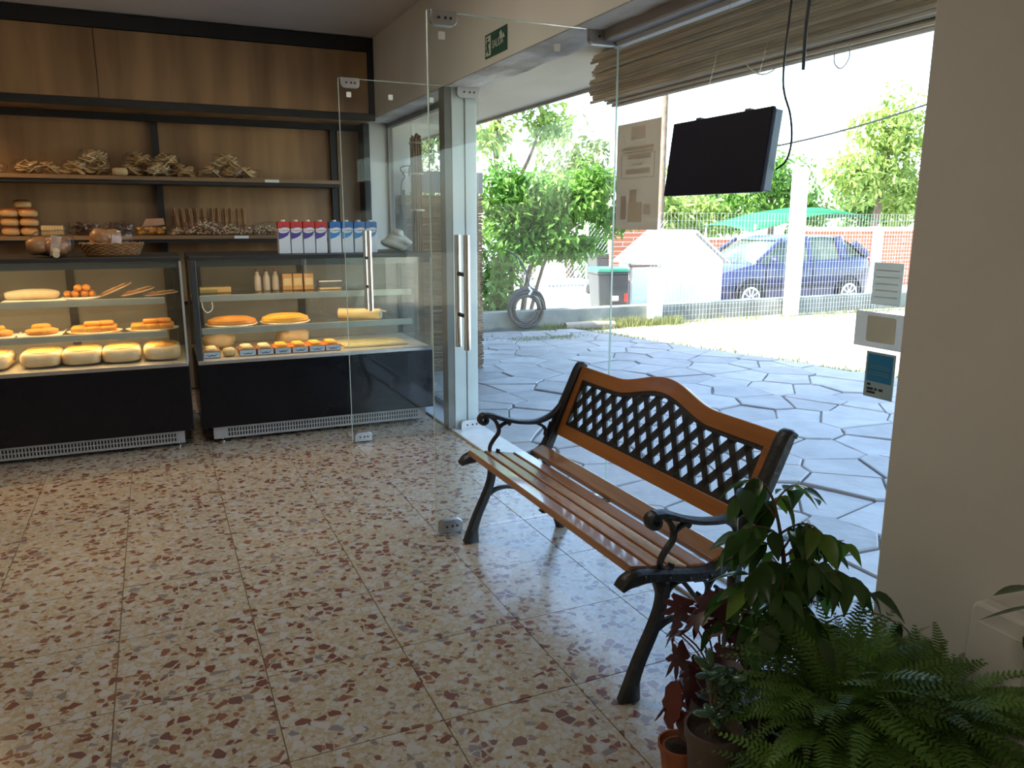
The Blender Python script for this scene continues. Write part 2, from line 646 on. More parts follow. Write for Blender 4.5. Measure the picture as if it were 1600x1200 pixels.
def glass_door(name, y, pads, x0=.99, x1=1.812, z0=.012, z1=2.06):
    d = struct(obj(name, MB().box(x0, x1, y - .005, y + .005, z0, z1), M['glass']))
    obj('glass_edge', MB().box(x0 - .0005, x0 + .0015, y - .0055, y + .0055, z0, z1).box(x0, x1, y - .0055, y + .0055, z1 - .001, z1 + .0008), M['glass_edge'], d)
    # patch fittings: rounded plates with cover screws
    for xa, xb, za, zb, up in ((x0 + .012, x0 + .115, z1 - .05, z1 + .004, 1), (x1 - .135, x1 + .004, z1 - .058, z1 + .004, 1), (x0 + .012, x0 + .115, z0 - .004, z0 + .05, 0), (x1 - .135, x1 + .004, z0 - .004, z0 + .055, 0)):
        r = .022
        poly = [(xa, zb), (xa, za + r)] if up else [(xb, za), (xb, zb - r)]
        for k in range(5):
            a = PI * .5 * k / 4
            poly.append((xa + r - r * math.cos(a), za + r - r * math.sin(a)) if up else (xb - r + r * math.cos(a), zb - r + r * math.sin(a)))
        for k in range(5):
            a = PI * .5 * k / 4
            poly.append((xb - r + r * math.sin(a), za + r - r * math.cos(a)) if up else (xa + r - r * math.sin(a), zb - r + r * math.cos(a)))
        poly.append((xb, zb) if up else (xa, za))
        h = obj('patch_fitting', MB().prism(poly, y - .014, y + .014, 'y'), M['steel'], d, bevel=.002)
        sm = MB()
        for k in (.3, .55, .75):
            cx, cz = xa + (xb - xa) * k, (za + zb) / 2
            s0 = len(sm.v)
            sm.lathe([(.0055, 0), (.0055, .004), (.004, .005)], 8)
            sm.xf(Matrix.Translation((cx, y - .0135, cz)) @ Matrix.Rotation(PI / 2, 4, 'X'), s0)
        obj('screw', sm, M['case_frame'], h)
    # pair of tubular pulls joined through the glass
    hb = MB()
    for s in (-1, 1):
        hx = x0 + .13 
        hb.tube([(hx + s * .0, y + s * .05, .79), (hx + s * .0, y + s * .05, 1.245)], .0135, 12)
    ho = obj('pull_handle', hb, M['chrome'], d, smooth=True)
    obj('standoff', MB().tube([(x0 + .13, y - .05, 1.09), (x0 + .13, y + .05, 1.09)], .009, 8).tube([(x0 + .13, y - .05, .925), (x0 + .13, y + .05, .925)], .009, 8), M['case_frame'], ho, smooth=True)
    # little square bumper pads stuck on the glass
    for bx in [x0 + p for p in pads]:
        obj('bumper_pad', MB().prism(rrect(bx - .013, bx + .013, z1 - .098, z1 - .07, .004), y - .01, y - .0052, 'y'), M['white_paint'], d)
    return d
door_a = glass_door('door_1', DOOR_Y1, (.055, .29, .53))
door_b = glass_door('door_2', DOOR_Y0, (.055, .54))
# the near door's hinge-side glass edge shows as a bright strip
obj('hinge_clip', MB().box(1.805, 1.835, DOOR_Y0 - .02, DOOR_Y0 + .012, 2.0, 2.04), M['steel'], door_b)

# ------------------------------------------------------------------ roof, eave
struct(obj('roof_eave', MB().box(XO, 2.58, -3.2, 15.0, 2.12, 2.2), M['soffit']))
struct(obj('trim_8', MB().box(2.58, 2.6, -3.2, 15.0, 2.1, 2.3), pm('fascia', (.45, .36, .27), None, 5, .7)))
rp = [(15.0, 2.2), (7.9, 2.3), (.6, 4.3), (-3.2, 3.2), (-3.2, 3.32), (.6, 4.43), (7.9, 2.42), (15.0, 2.32)]
struct(obj('shadow_roof', MB().prism(rp, -3.6, 2.6, 'x'), pm('roof_tile', (.32, .13, .07), (.25, .10, .06), 6, .8)))  # unseen roof, its rake shaped so that the patio shadow slants
struct(obj('wall_side', MB().box(XO - .2, XO, 6.9, 15.0, -.38, 2.2), M['plaster']))
struct(obj('wall_gable', MB().prism([(8.9, 2.2), (7.9, 2.32), (.6, 4.3), (-3.2, 3.2), (-3.2, 2.2)], XO - .1, XO, 'x'), M['plaster']))

# ------------------------------------------------------------------ ground and patio
M['sand'] = pm('sandy_ground', (.44, .40, .31), (.36, .34, .23), 1.2, .95, bump=.4, bscale=30, detail=8)
M['street'] = pm('street', (.40, .39, .37), (.34, .33, .31), .8, .95, detail=8)
struct(obj('ground', MB().box(XO, 40, -25, 9.2, -.5, -.085), M['sand']))
struct(obj('street', MB().box(-20, 60, 9.2, 70, -.6, -.38), M['street']))
M['mortar'] = pm('mortar', (.21, .20, .185), (.30, .285, .26), 9, .95, detail=6)
M['flag'] = pm('flagstone', (.27, .265, .26), (.35, .345, .335), 5, .5, bump=.3, bscale=22, rand=30, rrand=.16, detail=7)
px1, py0, py1 = 5.45, .9, 8.75
def patio_edge(y):                                    # the paving ends along a slanting edge
    return 5.0 + (8.04 - y) * .27
pat = struct(obj('patio', MB().prism([(XO + .013, py0), (patio_edge(py0) + .03, py0), (patio_edge(8.75) + .03, 8.75), (XO + .013, 8.75)], -.16, -.062, 'z'), M['mortar']))
rg = random.Random(11)
pts = []
tries = 0
while len(pts) < 298 and tries < 40000:
    tries += 1
    y = rg.uniform(py0, py1)
    x = rg.uniform(XO + .03, patio_edge(y))
    if all(((x - q[0]) / 1.3) ** 2 + (y - q[1]) ** 2 > (.12 + .2 * abs(math.sin(7.1 * q[0] + 3.3 * q[1]))) ** 2 for q in pts):
        pts.append((x, y))
def clip(poly, nx, ny, d):                            # keep nx*x+ny*y <= d
    out = []
    for i in range(len(poly)):
        a, b = poly[i], poly[(i + 1) % len(poly)]
        da, db = nx * a[0] + ny * a[1] - d, nx * b[0] + ny * b[1] - d
        if da <= 0:
            out.append(a)
        if da * db < 0:
            t = da / (da - db)
            out.append((a[0] + (b[0] - a[0]) * t, a[1] + (b[1] - a[1]) * t))
    return out
for i, p in enumerate(pts):
    poly = [(XO + .02, py0), (patio_edge(py0), py0), (patio_edge(py1), py1), (XO + .02, py1)]
    for j, q in enumerate(pts):
        if i == j:
            continue
        dx, dy = q[0] - p[0], q[1] - p[1]
        l = math.hypot(dx, dy)
        if l > 1.3:
            continue
        poly = clip(poly, dx / l, dy / l, (dx * (p[0] + q[0]) + dy * (p[1] + q[1])) / 2 / l - .0055)
        if len(poly) < 3:
            break
    if len(poly) < 3:
        continue
    # roughen the outline a little and drop tiny edges
    q2 = []
    for k in range(len(poly)):
        a, b = poly[k], poly[(k + 1) % len(poly)]
        if math.hypot(a[0] - b[0], a[1] - b[1]) < .03:
            continue
        q2.append(a)
        mx_, my_ = (a[0] + b[0]) / 2, (a[1] + b[1]) / 2
        s = rg.uniform(-.006, .012)
        q2.append((mx_ + (p[0] - mx_) * s * 3, my_ + (p[1] - my_) * s * 3))
    if len(q2) < 4:
        continue
    h = -.045 + rg.uniform(-.006, .005)
    ql = [(a - p[0], b - p[1]) for a, b in q2]
    inn = [(a * .965, b * .965) for a, b in ql]
    n = len(ql)
    mb = MB()
    tx, ty = rg.uniform(-.012, .012), rg.uniform(-.012, .012)
    vs = [(a, b, -.05) for a, b in ql] + [(a, b, -.006 + a * tx + b * ty) for a, b in ql] + [(a, b, a * tx + b * ty) for a, b in inn]
    fs = [tuple(range(2 * n, 3 * n))]
    for k in range(n):
        k2 = (k + 1) % n
        fs += [(k, k2, n + k2, n + k), (n + k, n + k2, 2 * n + k2, 2 * n + k)]
    mb.add(vs, fs)
    o = obj('flagstone', mb, M['flag'], pat)
    o.location = (p[0], p[1], h)

# low boundary wall of the garden
M['concrete'] = pm('old_concrete', (.24, .26, .245), (.13, .15, .14), 3, .9, bump=.4, bscale=20, detail=8)
struct(obj('wall_garden', MB().box(2.8, 14.5, 9.12, 9.32, -.4, .16), M['concrete'], bevel=.01))

# ================================================================== BENCH
M['iron'] = pm('cast_iron', (.012, .013, .015), (.02, .021, .023), 40, .42, bump=.3, bscale=60)
M['bench_wood'] = pm('bench_wood', (.40, .155, .036), (.29, .10, .022), 5, .34, stretch=(5, .35, 5), coat=.25, lo=.3, hi=.7, detail=6)
M['slat_wood'] = pm('slat_wood', (.44, .20, .08), (.24, .095, .035), 5, .26, stretch=(6, .5, 6), coat=.7, lo=.3, hi=.75, detail=6, rand=9)
BY0, BY1 = 1.635, 2.83
bench = thing('garden_bench', 'garden bench with honey wood slats, black lattice back and scrolled iron ends', 'bench', (1.3, 2.23, 0))
BO = (1.3, 2.23, 0)
def stuff_(o):
    o['kind'] = 'stuff'
    return o
def bench_end(y, kid=None):
    t = .036
    e = MB()
    e.strip([(1.054, .341), (1.074, .356), (1.104, .364), (1.145, .363), (1.20, .354), (1.28, .340), (1.345, .336), (1.39, .344), (1.43, .368), (1.455, .41), (1.478, .468)], [.012, .036, .046, .036, .036, .036, .034, .034, .034, .034, .036], t + .01, y, 54)
    o = obj('side_frame', e, M['iron'], bench, BO, smooth=True)
    # back post with rolled tip
    p = MB().strip([(1.448, .37), (1.475, .435), (1.515, .525), (1.556, .61), (1.588, .68), (1.603, .706), (1.618, .702)], [.036, .038, .042, .042, .042, .032, .02], t + .014, y, 36)
    obj('back_post', p, M['iron'], bench, BO, smooth=True)
    # front and rear legs
    f = MB().strip([(1.187, .345), (1.193, .30), (1.186, .25), (1.163, .19), (1.13, .12), (1.108, .06), (1.097, .0)], [.05, .032, .032, .034, .036, .04, .066], t, y, 34)
    obj('leg', f, M['iron'], bench, BO, smooth=True)
    r = MB().strip([(1.452, .40), (1.444, .33), (1.444, .26), (1.458, .17), (1.49, .08), (1.525, .0)], [.036, .034, .032, .032, .034, .055], t, y, 34)
    obj('leg', r, M['iron'], bench, BO, smooth=True)
    # armrest with scroll end
    a = MB().strip([(1.155, .532), (1.192, .529), (1.262, .504), (1.328, .488), (1.401, .484), (1.467, .505), (1.512, .545)], [.024, .022, .018, .018, .02, .02, .018], t, y, 40)
    sc = [(1.158 + (.020 - .0012 * k * .6) * math.cos(math.radians(100 + 24 * k)), .515 + (.020 - .0012 * k * .6) * math.sin(math.radians(100 + 24 * k))) for k in range(17)]
    a.strip(sc, [.018, .016, .012], t, y, 40)
    obj('armrest', a, M['iron'], bench, BO, smooth=True)
    s = MB().strip([(1.185, .525), (1.208, .505), (1.222, .478), (1.222, .452), (1.200, .425), (1.186, .402), (1.184, .382), (1.200, .368), (1.216, .370), (1.222, .384)], [.014, .013, .016, .014, .014, .013, .012, .011, .012, .014], .02, y, 46)
    s.strip([(1.222, .474), (1.243, .487), (1.262, .492), (1.274, .484)], [.014, .013, .013, .016], .02, y, 16)
    obj('arm_bracket', MB().strip([(1.396, .478), (1.425, .460), (1.438, .44), (1.438, .42)], [.014, .013, .013, .018], .02, y, 16), M['iron'], bench, BO, smooth=True)
    obj('arm_scroll', s, M['iron'], bench, BO, smooth=True)
    d = MB().strip([(1.208, .285), (1.214, .305), (1.235, .322), (1.262, .326)], [.018, .012, .012, .012], .018, y, 16)
    d.strip([(1.262, .322), (1.285, .295), (1.305, .270), (1.325, .262)], .012, .018, y, 16)
    d.strip([(1.30, .318), (1.335, .312), (1.35, .285), (1.345, .258), (1.325, .248), (1.312, .262), (1.322, .275)], .011, .018, y, 30)
    d.strip([(1.35, .285), (1.362, .262), (1.38, .258), (1.388, .272), (1.378, .282)], .011, .018, y, 22)
    d.strip([(1.352, .288), (1.365, .308), (1.39, .318), (1.405, .33)], [.011, .011, .015], .018, y, 16)
    d.strip([(1.172, .195), (1.215, .215), (1.27, .216), (1.33, .195), (1.39, .18), (1.452, .19)], [.022, .016, .015, .015, .016, .022], .022, y, 30)
    obj('scroll_brace', d, M['iron'], bench, BO, smooth=True)
    b = MB()
    for q in ((1.12, .376), (1.2, .358), (1.27, .342), (1.34, .338), (1.41, .355)):
        b.blob((q[0], y - (t + .01) / 2, q[1] - .006), (.012, .008, .012), 8, 5)
        b.blob((q[0], y + (t + .01) / 2, q[1] - .006), (.012, .008, .012), 8, 5)
    stuff_(obj('rivet', b, M['iron'], bench, BO, smooth=True))
bench_end(BY0)
bench_end(BY1)
# seat slats following the curve of the side frames
slats = [(1.117, .378, -9), (1.185, .366, -12), (1.250, .354, -11), (1.315, .347, -4), (1.395, .358, 17)]
for k, (x, z, a) in enumerate(slats):
    w, h = (.056, .024) if k < 4 else (.062, .022)
    mb = MB().box(-w / 2, w / 2, BY0 - BO[1] + .004, BY1 - BO[1] - .004, -h, 0)
    o = obj('slat', mb, M['slat_wood'], bench, bevel=.004)
    o.location = (x - BO[0], 0, z + .016)
    o.rotation_euler = (0, math.radians(-a), 0)
obj('tie_bar', MB().tube([(1.34, BY0, .318), (1.34, BY1, .318)], .007, 8), M['iron'], bench, BO, smooth=True)
obj('seat_strap', MB().box(1.12, 1.41, 2.22, 2.25, .336, .342), M['iron'], bench, BO)
# backrest: local frame u = along Y, s = up the slope
e_s = Vector((.128, 0, .30)).normalized()
e_n = Vector((-e_s.z, 0, e_s.x))
B0 = Vector((1.483, 0, .41))
def bp(u, s, n):
    return B0 + Vector((0, u, 0)) + e_s * s + e_n * n - Vector(BO)
def slab(poly, n0, n1, mb=None):
    mb = mb or MB()
    n = len(poly)
    vs = [bp(u, s, n0) for u, s in poly] + [bp(u, s, n1) for u, s in poly]
    fs = [tuple(range(n)), tuple(range(2 * n - 1, n - 1, -1))] + [((i + 1) % n, i, n + i, n + (i + 1) % n) for i in range(n)]
    return mb.add(vs, fs)
U0, U1 = BY0 + .016, BY1 - .016
UM = (U0 + U1) / 2
def arch(u, base, rise):
    t = abs(u - UM) / .30
    return base + (rise * (.5 + .5 * math.cos(PI * t)) if t < 1 else 0)
us = [U0 + (U1 - U0) * i / 60 for i in range(61)]
def band(f0, f1, n0, n1, ulist):
    mb = MB()
    for i, u in enumerate(ulist):
        for s, n in ((f0(u), n0), (f0(u), n1), (f1(u), n1), (f1(u), n0)):
            mb.v.append(bp(u, s, n))
    for i in range(len(ulist) - 1):
        for k in range(4):
            mb.f.append((i * 4 + k, i * 4 + (k + 1) % 4, i * 4 + 4 + (k + 1) % 4, i * 4 + 4 + k)); mb.m.append(0)
    e = (len(ulist) - 1) * 4
    mb.f += [(3, 2, 1, 0), (e, e + 1, e + 2, e + 3)]; mb.m += [0, 0]
    return mb
top_in = lambda u: arch(u, .262, .054)
top_out = lambda u: arch(u, .318, .056)
obj('top_rail', band(top_in, top_out, -.012, .014, us), M['bench_wood'], bench, bevel=.004)
obj('bottom_rail', slab([(U0, .012), (U1, .012), (U1, .064), (U0, .064)], -.012, .014), M['bench_wood'], bench, bevel=.004)
for ua, ub in ((U0, U0 + .044), (U1 - .044, U1)):
    obj('stile', slab([(ua, .06), (ub, .06), (ub, .265), (ua, .265)], -.011, .0145), M['bench_wood'], bench, bevel=.003)
# cast lattice: diagonal bars clipped to the arched opening, on a rim
ua, ub = U0 + .04, U1 - .04
lat = MB()
def bar(p, q, w):
    d = Vector((q[0] - p[0], q[1] - p[1]))
    L_ = d.length
    if L_ < 1e-4:
        return
    d /= L_
    nn = Vector((-d.y, d.x)) * w / 2
    slab([(p[0] - nn.x, p[1] - nn.y), (q[0] - nn.x, q[1] - nn.y), (q[0] + nn.x, q[1] + nn.y), (p[0] + nn.x, p[1] + nn.y)], -.004, .004, lat)
pitch, slope = .0765, .098 / .0765
for sgn in (1, -1):
    for k in range(-9, 26):
        u0 = ua + k * pitch
        seg = []
        for i in range(121):
            s = .055 + (.33 - .055) * i / 120
            u = u0 + sgn * (s - .055) / slope * 1.0 + (0 if sgn == 1 else .22)
            if ua <= u <= ub and s <= top_in(u) + .006:
                seg.append((u, s))
        if len(seg) > 2:
            bar(seg[0], seg[-1], .026)
lt = obj('lattice_panel', lat, M['iron'], bench)
rim = band(lambda u: top_in(u) - .014, lambda u: top_in(u) + .004, -.007, .007, [ua + (ub - ua) * i / 50 for i in range(51)])
slab([(ua, .06), (ub, .06), (ub, .076), (ua, .076)], -.007, .007, rim)
slab([(ua - .002, .06), (ua + .012, .06), (ua + .012, .262), (ua - .002, .262)], -.007, .007, rim)
slab([(ub - .012, .06), (ub + .002, .06), (ub + .002, .262), (ub - .012, .262)], -.007, .007, rim)
obj('lattice_rim', rim, M['iron'], bench)

# ================================================================== BACK OF THE SHOP: cabinets and shelves
def stuff(o):
    o['kind'] = 'stuff'
    return o
YC = 6.13
cab = thing('wall_cabinet', 'wood-front wall cabinet in a black frame up under the ceiling', 'cabinet', (-.5, 6.3, 2.05))
CO = (-.5, 6.3, 2.05)
obj('carcase', MB().box(-3.25, 1.615, YC + .02, 6.545, 2.055, 2.63), M['black_frame'], cab, CO)
obj('underside', MB().box(-3.2, 1.6, YC + .03, 6.5, 2.048, 2.0545), M['laminate'], cab, CO)
for xa, xb in ((-3.2, -2.09), (-2.085, -.247), (-.243, 1.578)):
    obj('door', MB().box(xa, xb, YC - .002, YC + .0195, 2.097, 2.535), M['laminate'], cab, CO, bevel=.0015)
obj('frame', MB().box(-3.25, 1.624, YC - .012, YC + .0195, 2.045, 2.094), M['black_frame'], cab, CO)
obj('frame', MB().box(-3.25, 1.624, YC - .012, YC + .0195, 2.539, 2.632), M['black_frame'], cab, CO)  # top frame widened in black to include the shadowed gap above it
obj('frame', MB().box(1.582, 1.624, YC - .0115, YC + .0195, 2.0945, 2.5385), M['black_frame'], cab, CO)

shu = thing('bread_shelves', 'open wooden bread shelves on a black steel frame behind the counters', 'shelves', (-.5, 6.4, 0))
SO = (-.5, 6.4, 0)
obj('back_panel', MB().box(-3.2, 1.6, 6.50, 6.545, .02, 2.046), M['laminate'], shu, SO)
for x in (-1.6, .055, 1.345):
    obj('post', MB().box(x - .002, x + .046, 6.455, 6.4995, .0, 2.046), M['black_frame'], shu, SO)
obj('post', MB().box(1.572, 1.62, 6.3, 6.4995, 0, 2.046), M['black_frame'], shu, SO)
obj('top_bar', MB().box(-3.2, 1.572, 6.452, 6.4995, 2.0, 2.046), M['black_frame'], shu, SO)
obj('end_panel', MB().box(1.40, 1.568, 6.46, 6.499, 0, 1.998), pm('end_panel_wood', (.32, .215, .125), (.25, .16, .09), 5, .5, stretch=(1, 1, .1)), shu, SO)
for z, xb in ((1.60, 1.345), (1.195, 1.345), (.75, 1.345)):
    s = obj('shelf', MB().box(-3.2, xb, 6.15, 6.454, z - .026, z), M['laminate_shelf'], shu, SO)
    obj('shelf_bracket', MB().box(-3.2, xb, 6.165, 6.452, z - .05, z - .0265), M['black_frame'], s, SO)
for x, z in ((.84, 1.584), (.60, 1.179)):
    obj('price_strip', MB().box(x - .05, x + .05, 6.146, 6.1495, z - .008, z + .012), M['white_paint'], shu, SO)

# ================================================================== DISPLAY CASES
YF, YB = 4.80, 5.52
M['deck'] = pm('case_deck', (.55, .50, .40), (.48, .43, .34), 6, .4)
M['acrylic'] = pm('case_back', (.23, .22, .20), (.19, .185, .17), 2, .22)
def area(name, loc, sx, sy, power, col, rot=(0, 0, 0), parent=None):
    d = bpy.data.lights.new(name, 'AREA')
    d.shape = 'RECTANGLE'
    d.size, d.size_y = sx, sy
    d.energy = power
    d.color = col
    o = bpy.data.objects.new(name, d)
    COL.objects.link(o)
    o.location = loc
    o.rotation_euler = rot
    return o
def display_case(x0, x1, label, bars, warm, powers):
    O = ((x0 + x1) / 2, (YF + YB) / 2, 0)
    c = thing('display_case', label, 'display case', O)
    b = obj('base_panel', MB().box(x0, x1, YF, YB, .098, .478), M['black_gloss'], c, O, bevel=.004)
    obj('plinth', MB().box(x0 + .06, x1 - .04, YF + .10, YB - .02, .03, .098), M['black_frame'], c, O)
    obj('bumper_strip', MB().box(x0 + .005, x1 - .005, YF - .004, YF + .03, .4785, .502), M['steel'], c, O, bevel=.003)
    obj('deck', MB().box(x0 + .01, x1 - .01, YF + .03, YB - .01, .4785, .50), M['deck'], c, O)
    # ventilation grille: two rows of slots
    gx0, gx1 = x0 + .06, x1 - .055
    g = MB()
    for z0, z1 in ((.024, .036), (.056, .062), (.083, .097)):
        g.box(gx0, gx1, YF + .02, YF + .026, z0, z1)
    k = 0
    x = gx0 + .075
    g.box(gx0, x, YF + .0202, YF + .0258, .03, .09)
    while x < gx1 - .06:
        g.box(x, x + .0075, YF + .0202, YF + .0258, .03, .09)
        x += .0165
    g.box(x, gx1, YF + .0202, YF + .0258, .03, .09)
    gr = stuff(obj('grille', g, M['grille'], c, O))
    gr['label'] = 'grey slotted grille along the foot'
    obj('grille_backing', MB().box(gx0 + .01, gx1 - .01, YF + .05, YF + .06, .03, .097), M['black_frame'], c, O)
    for fx in (x0 + .11, x1 - .09):
        for fy in (YF + .07, YB - .08):
            obj('foot', MB().lathe([(.016, 0), (.017, .006), (.008, .01), (.007, .032)], 10, (fx, fy, 0)), M['chrome'], c, O, smooth=True)
    # top, posts, panes
    obj('top', MB().box(x0, x1, YF - .006, YB, 1.078, 1.102), M['black_frame'], c, O, bevel=.003)
    obj('header', MB().box(x0 + .03, x1 - .012, YF + .012, YF + .02, 1.04, 1.077), pm('case_header', (.16, .18, .18), None, 5, .2, metal=.6), c, O)
    for xa in (x0, ):
        obj('post', MB().box(xa, xa + .034, YF - .002, YF + .034, .503, 1.0775), M['case_frame'], c, O, bevel=.003)
    obj('post', MB().box(x1 - .012, x1, YF - .002, YF + .012, .503, 1.0775), M['rail'], c, O)
    for xa in (x0, x1 - .03):
        obj('post', MB().box(xa, xa + .03, YB - .03, YB, .503, 1.0775), M['black_frame'], c, O)
    obj('front_glass', MB().box(x0 + .034, x1 - .012, YF + .002, YF + .008, .503, 1.0775), M['case_glass'], c, O)
    obj('side_glass', MB().box(x0 + .008, x0 + .014, YF + .034, YB - .03, .503, 1.0775), M['case_glass'], c, O)
    obj('side_glass', MB().box(x1 - .010, x1 - .004, YF + .014, YB - .03, .503, 1.0775), M['case_glass'], c, O)
    obj('back_door', MB().box(x0 + .03, x1 - .03, YB - .02, YB - .012, .503, 1.0775), M['acrylic'], c, O)
    for bx in bars:
        obj('back_stile', MB().box(bx, bx + .045, YB - .034, YB - .0205, .503, 1.0775), M['black_frame'], c, O)
    xe = x1 - .10
    for z in (.862, .668):
        s = obj('shelf', MB().box(x0 + .045, xe, YF + .14, YB - .06, z - .008, z), M['case_glass'], c, O)
        obj('shelf_rail', MB().box(x0 + .045, xe, YF + .125, YF + .139, z - .032, z + .006), M['rail'], s, O, bevel=.002)
        for bx in (x0 + .05, xe - .02):
            obj('shelf_support', MB().box(bx, bx + .015, YF + .16, YB - .04, z - .03, z - .009), M['case_frame'], s, O)
    # lamp tubes under the top and under each shelf
    for (z, y), p in zip(((1.066, YF + .06), (.848, YF + .165), (.654, YF + .165)), powers):
        if p <= 0:
            continue
        obj('lamp_tube', MB().tube([(x0 + .08, y, z), (xe - .03, y, z)], .006, 8), pm('tube_glow', (.9, .8, .6), None, 5, .5, emit=(warm, 6.0)), c, O)
        area('case_lamp', ((x0 + xe) / 2, y + .012, z - .01), xe - x0 - .15, .02, p, warm, (math.radians(25), 0, 0))
    return c
WARM = (1.0, .66, .30)
case1 = display_case(-1.77, .135, 'black glass-fronted display case heaped with loaves, tarts and pastries', (-1.2, -.50, .05), WARM, (3.0, 3.2, 5.2))
case2 = display_case(.178, 1.612, 'black glass-fronted display case with two round pies and boxed sweets', (.22, .88), (1.0, .74, .42), (1.4, 1.2, 1.3))

# ================================================================== GOODS
M['cracker'] = pm('cracker', (.74, .53, .27), (.56, .36, .16), 18, .7, bump=.2)
M['cracker_pale'] = pm('cracker_pale', (.80, .64, .38), (.64, .46, .23), 18, .7, bump=.2)
M['crust'] = pm('crust', (.36, .16, .05), (.24, .09, .025), 9, .5, bump=.2)
M['crumb'] = pm('crumb', (.66, .52, .30), (.56, .41, .21), 12, .7)
M['stick'] = pm('breadstick', (.46, .23, .09), (.32, .15, .05), 14, .6)
M['paper'] = pm('paper', (.82, .80, .74), (.74, .71, .65), 6, .7)
M['plate'] = pm('plate', (.80, .78, .74), (.74, .72, .68), 5, .35)
M['yellow_crust'] = pm('tart_filling', (.68, .36, .06), (.50, .19, .03), 14, .5, bump=.3)
M['orange_cake'] = pm('orange_cake', (.66, .30, .06), (.48, .17, .03), 6, .55, bump=.2, lo=.3, hi=.7)
M['yellow_cake'] = pm('yellow_cake', (.76, .42, .06), (.64, .29, .04), 6, .55, bump=.2, lo=.3, hi=.7)
M['choc'] = pm('chocolate', (.05, .022, .016), (.09, .04, .028), 14, .35)
M['white_bread'] = pm('floured_bread', (.72, .62, .45), (.60, .46, .28), 9, .75, bump=.15)

def bun_mat():
    m, nt, out = newmat('bun')
    b = N(nt, 'ShaderNodeBsdfPrincipled')
    b.inputs['Roughness'].default_value = .4
    tc = N(nt, 'ShaderNodeTexCoord')
    sp = N(nt, 'ShaderNodeSeparateXYZ')
    nt.links.new(tc.outputs['Generated'], sp.inputs[0])
    nz = N(nt, 'ShaderNodeTexNoise')
    nz.inputs['Scale'].default_value = 6
    ad = N(nt, 'ShaderNodeMath', operation='MULTIPLY_ADD')
    ad.inputs[1].default_value = .25
    nt.links.new(nz.outputs['Fac'], ad.inputs[0])
    nt.links.new(sp.outputs['Z'], ad.inputs[2])
    r = ramp(nt, [(.1, (.45, .24, .09)), (.35, (.68, .50, .26)), (.68, (.60, .36, .14)), (.88, (.33, .12, .035)), (1, (.22, .07, .02))])
    nt.links.new(ad.outputs[0], r.inputs[0])
    nt.links.new(r.outputs[0], b.inputs['Base Color'])
    nt.links.new(b.outputs[0], out.inputs[0])
    return m
M['bun'] = bun_mat()

def film_blob(w, d, h, seed):
    mb = MB().blob((0, 0, h * .5), (w, d, h), 22, 12, .7, .10, seed=seed)
    z0, z1 = min(p[2] for p in mb.v), max(p[2] for p in mb.v)
    return mb.xf(Matrix.Diagonal((1, 1, h / (z1 - z0), 1)) @ Matrix.Translation((0, 0, .0005 - z0)))

def cracker_bag(seed, w=.19, d=.17, h=.075, mat='cracker', label='clear bag of thin flat crackers heaped on the upper bread shelf'):
    rg = random.Random(seed)
    t = thing('cracker_bag', label, 'cracker bag', group='cracker bags on the upper shelf')
    mb = MB()
    n = 22
    for k in range(n):
        r = rg.uniform(.03, .042)
        s0 = len(mb.v)
        mb.lathe([(r * .96, -.0025), (r, 0), (r * .96, .0025)], 9, sy=rg.uniform(.8, 1))
        u = (k % 6) / 5 - .5
        lay = k // 6
        z = .012 + lay * h * .22
        mb.xf(Matrix.Translation((u * (w - .07) * (1 - .18 * lay) + rg.uniform(-.01, .01), rg.uniform(-1, 1) * (d - .09) / 2 - .01, z + rg.uniform(0, .01))) @ Matrix.Rotation(rg.uniform(-.7, .7), 4, 'Y') @ Matrix.Rotation(rg.uniform(-.45, .45), 4, 'X'), s0)
    zmin = min(p[2] for p in mb.v)
    mb.xf(Matrix.Translation((0, 0, .002 - zmin)))
    stuff(obj('crackers', mb, M[mat], t))
    obj('bag_film', film_blob(w, d, h + .02, seed), M['film'], t, smooth=True, auto=False)
    return t
bags = [cracker_bag(1), cracker_bag(2, .2, .17, .085, 'cracker_pale'), cracker_bag(3, .17, .16, .06)]
spots = [(-.93, 0, 2), (-.72, 0, 0), (-.60, 0, 2), (-.42, 0, 1), (-.30, 0, 0), (-.32, 1, 1), (-.10, 0, 2), (-.04, 1, 0), (.07, 0, 1), (.13, 1, 0), (.24, 0, 0), (.42, 0, 2), (.58, 0, 0), (.54, 1, 1), (.67, 0, 2)]
own = {5: 'cracker bag on top of its heap, between the stacked buns and the pale roll', 7: 'cracker bag on top of the heap beside the small pale roll', 9: 'cracker bag topping the heap in front of the black post', 13: 'pale cracker bag topping the last heap, above the cookie bags', 14: 'last cracker bag of the row, next to the empty end of the shelf'}
todo = []
used = set()
for i, (x, up, k) in enumerate(spots):
    loc = (x, 6.27 + .02 * math.sin(i * 2.1), 1.601 + up * .072)
    rz = math.sin(i * 1.7) * .5
    if k not in used:
        used.add(k)
        bags[k].location = loc
        bags[k].rotation_euler = (0, 0, rz)
        o = bags[k]
    else:
        o = dup(bags[k], loc, rz)
    if i in own:
        todo.append((o, own[i]))
for o, lb in todo:
    o['label'] = lb
o = obj('wrapped_roll', MB().blob((0, 0, .028), (.1, .1, .055), 14, 8, .5), M['crumb'], smooth=True, auto=False)
o.location = (-.165, 6.2, 1.60)
tag(o, 'small pale bread roll lying between cracker bags on the upper shelf', 'bread roll')

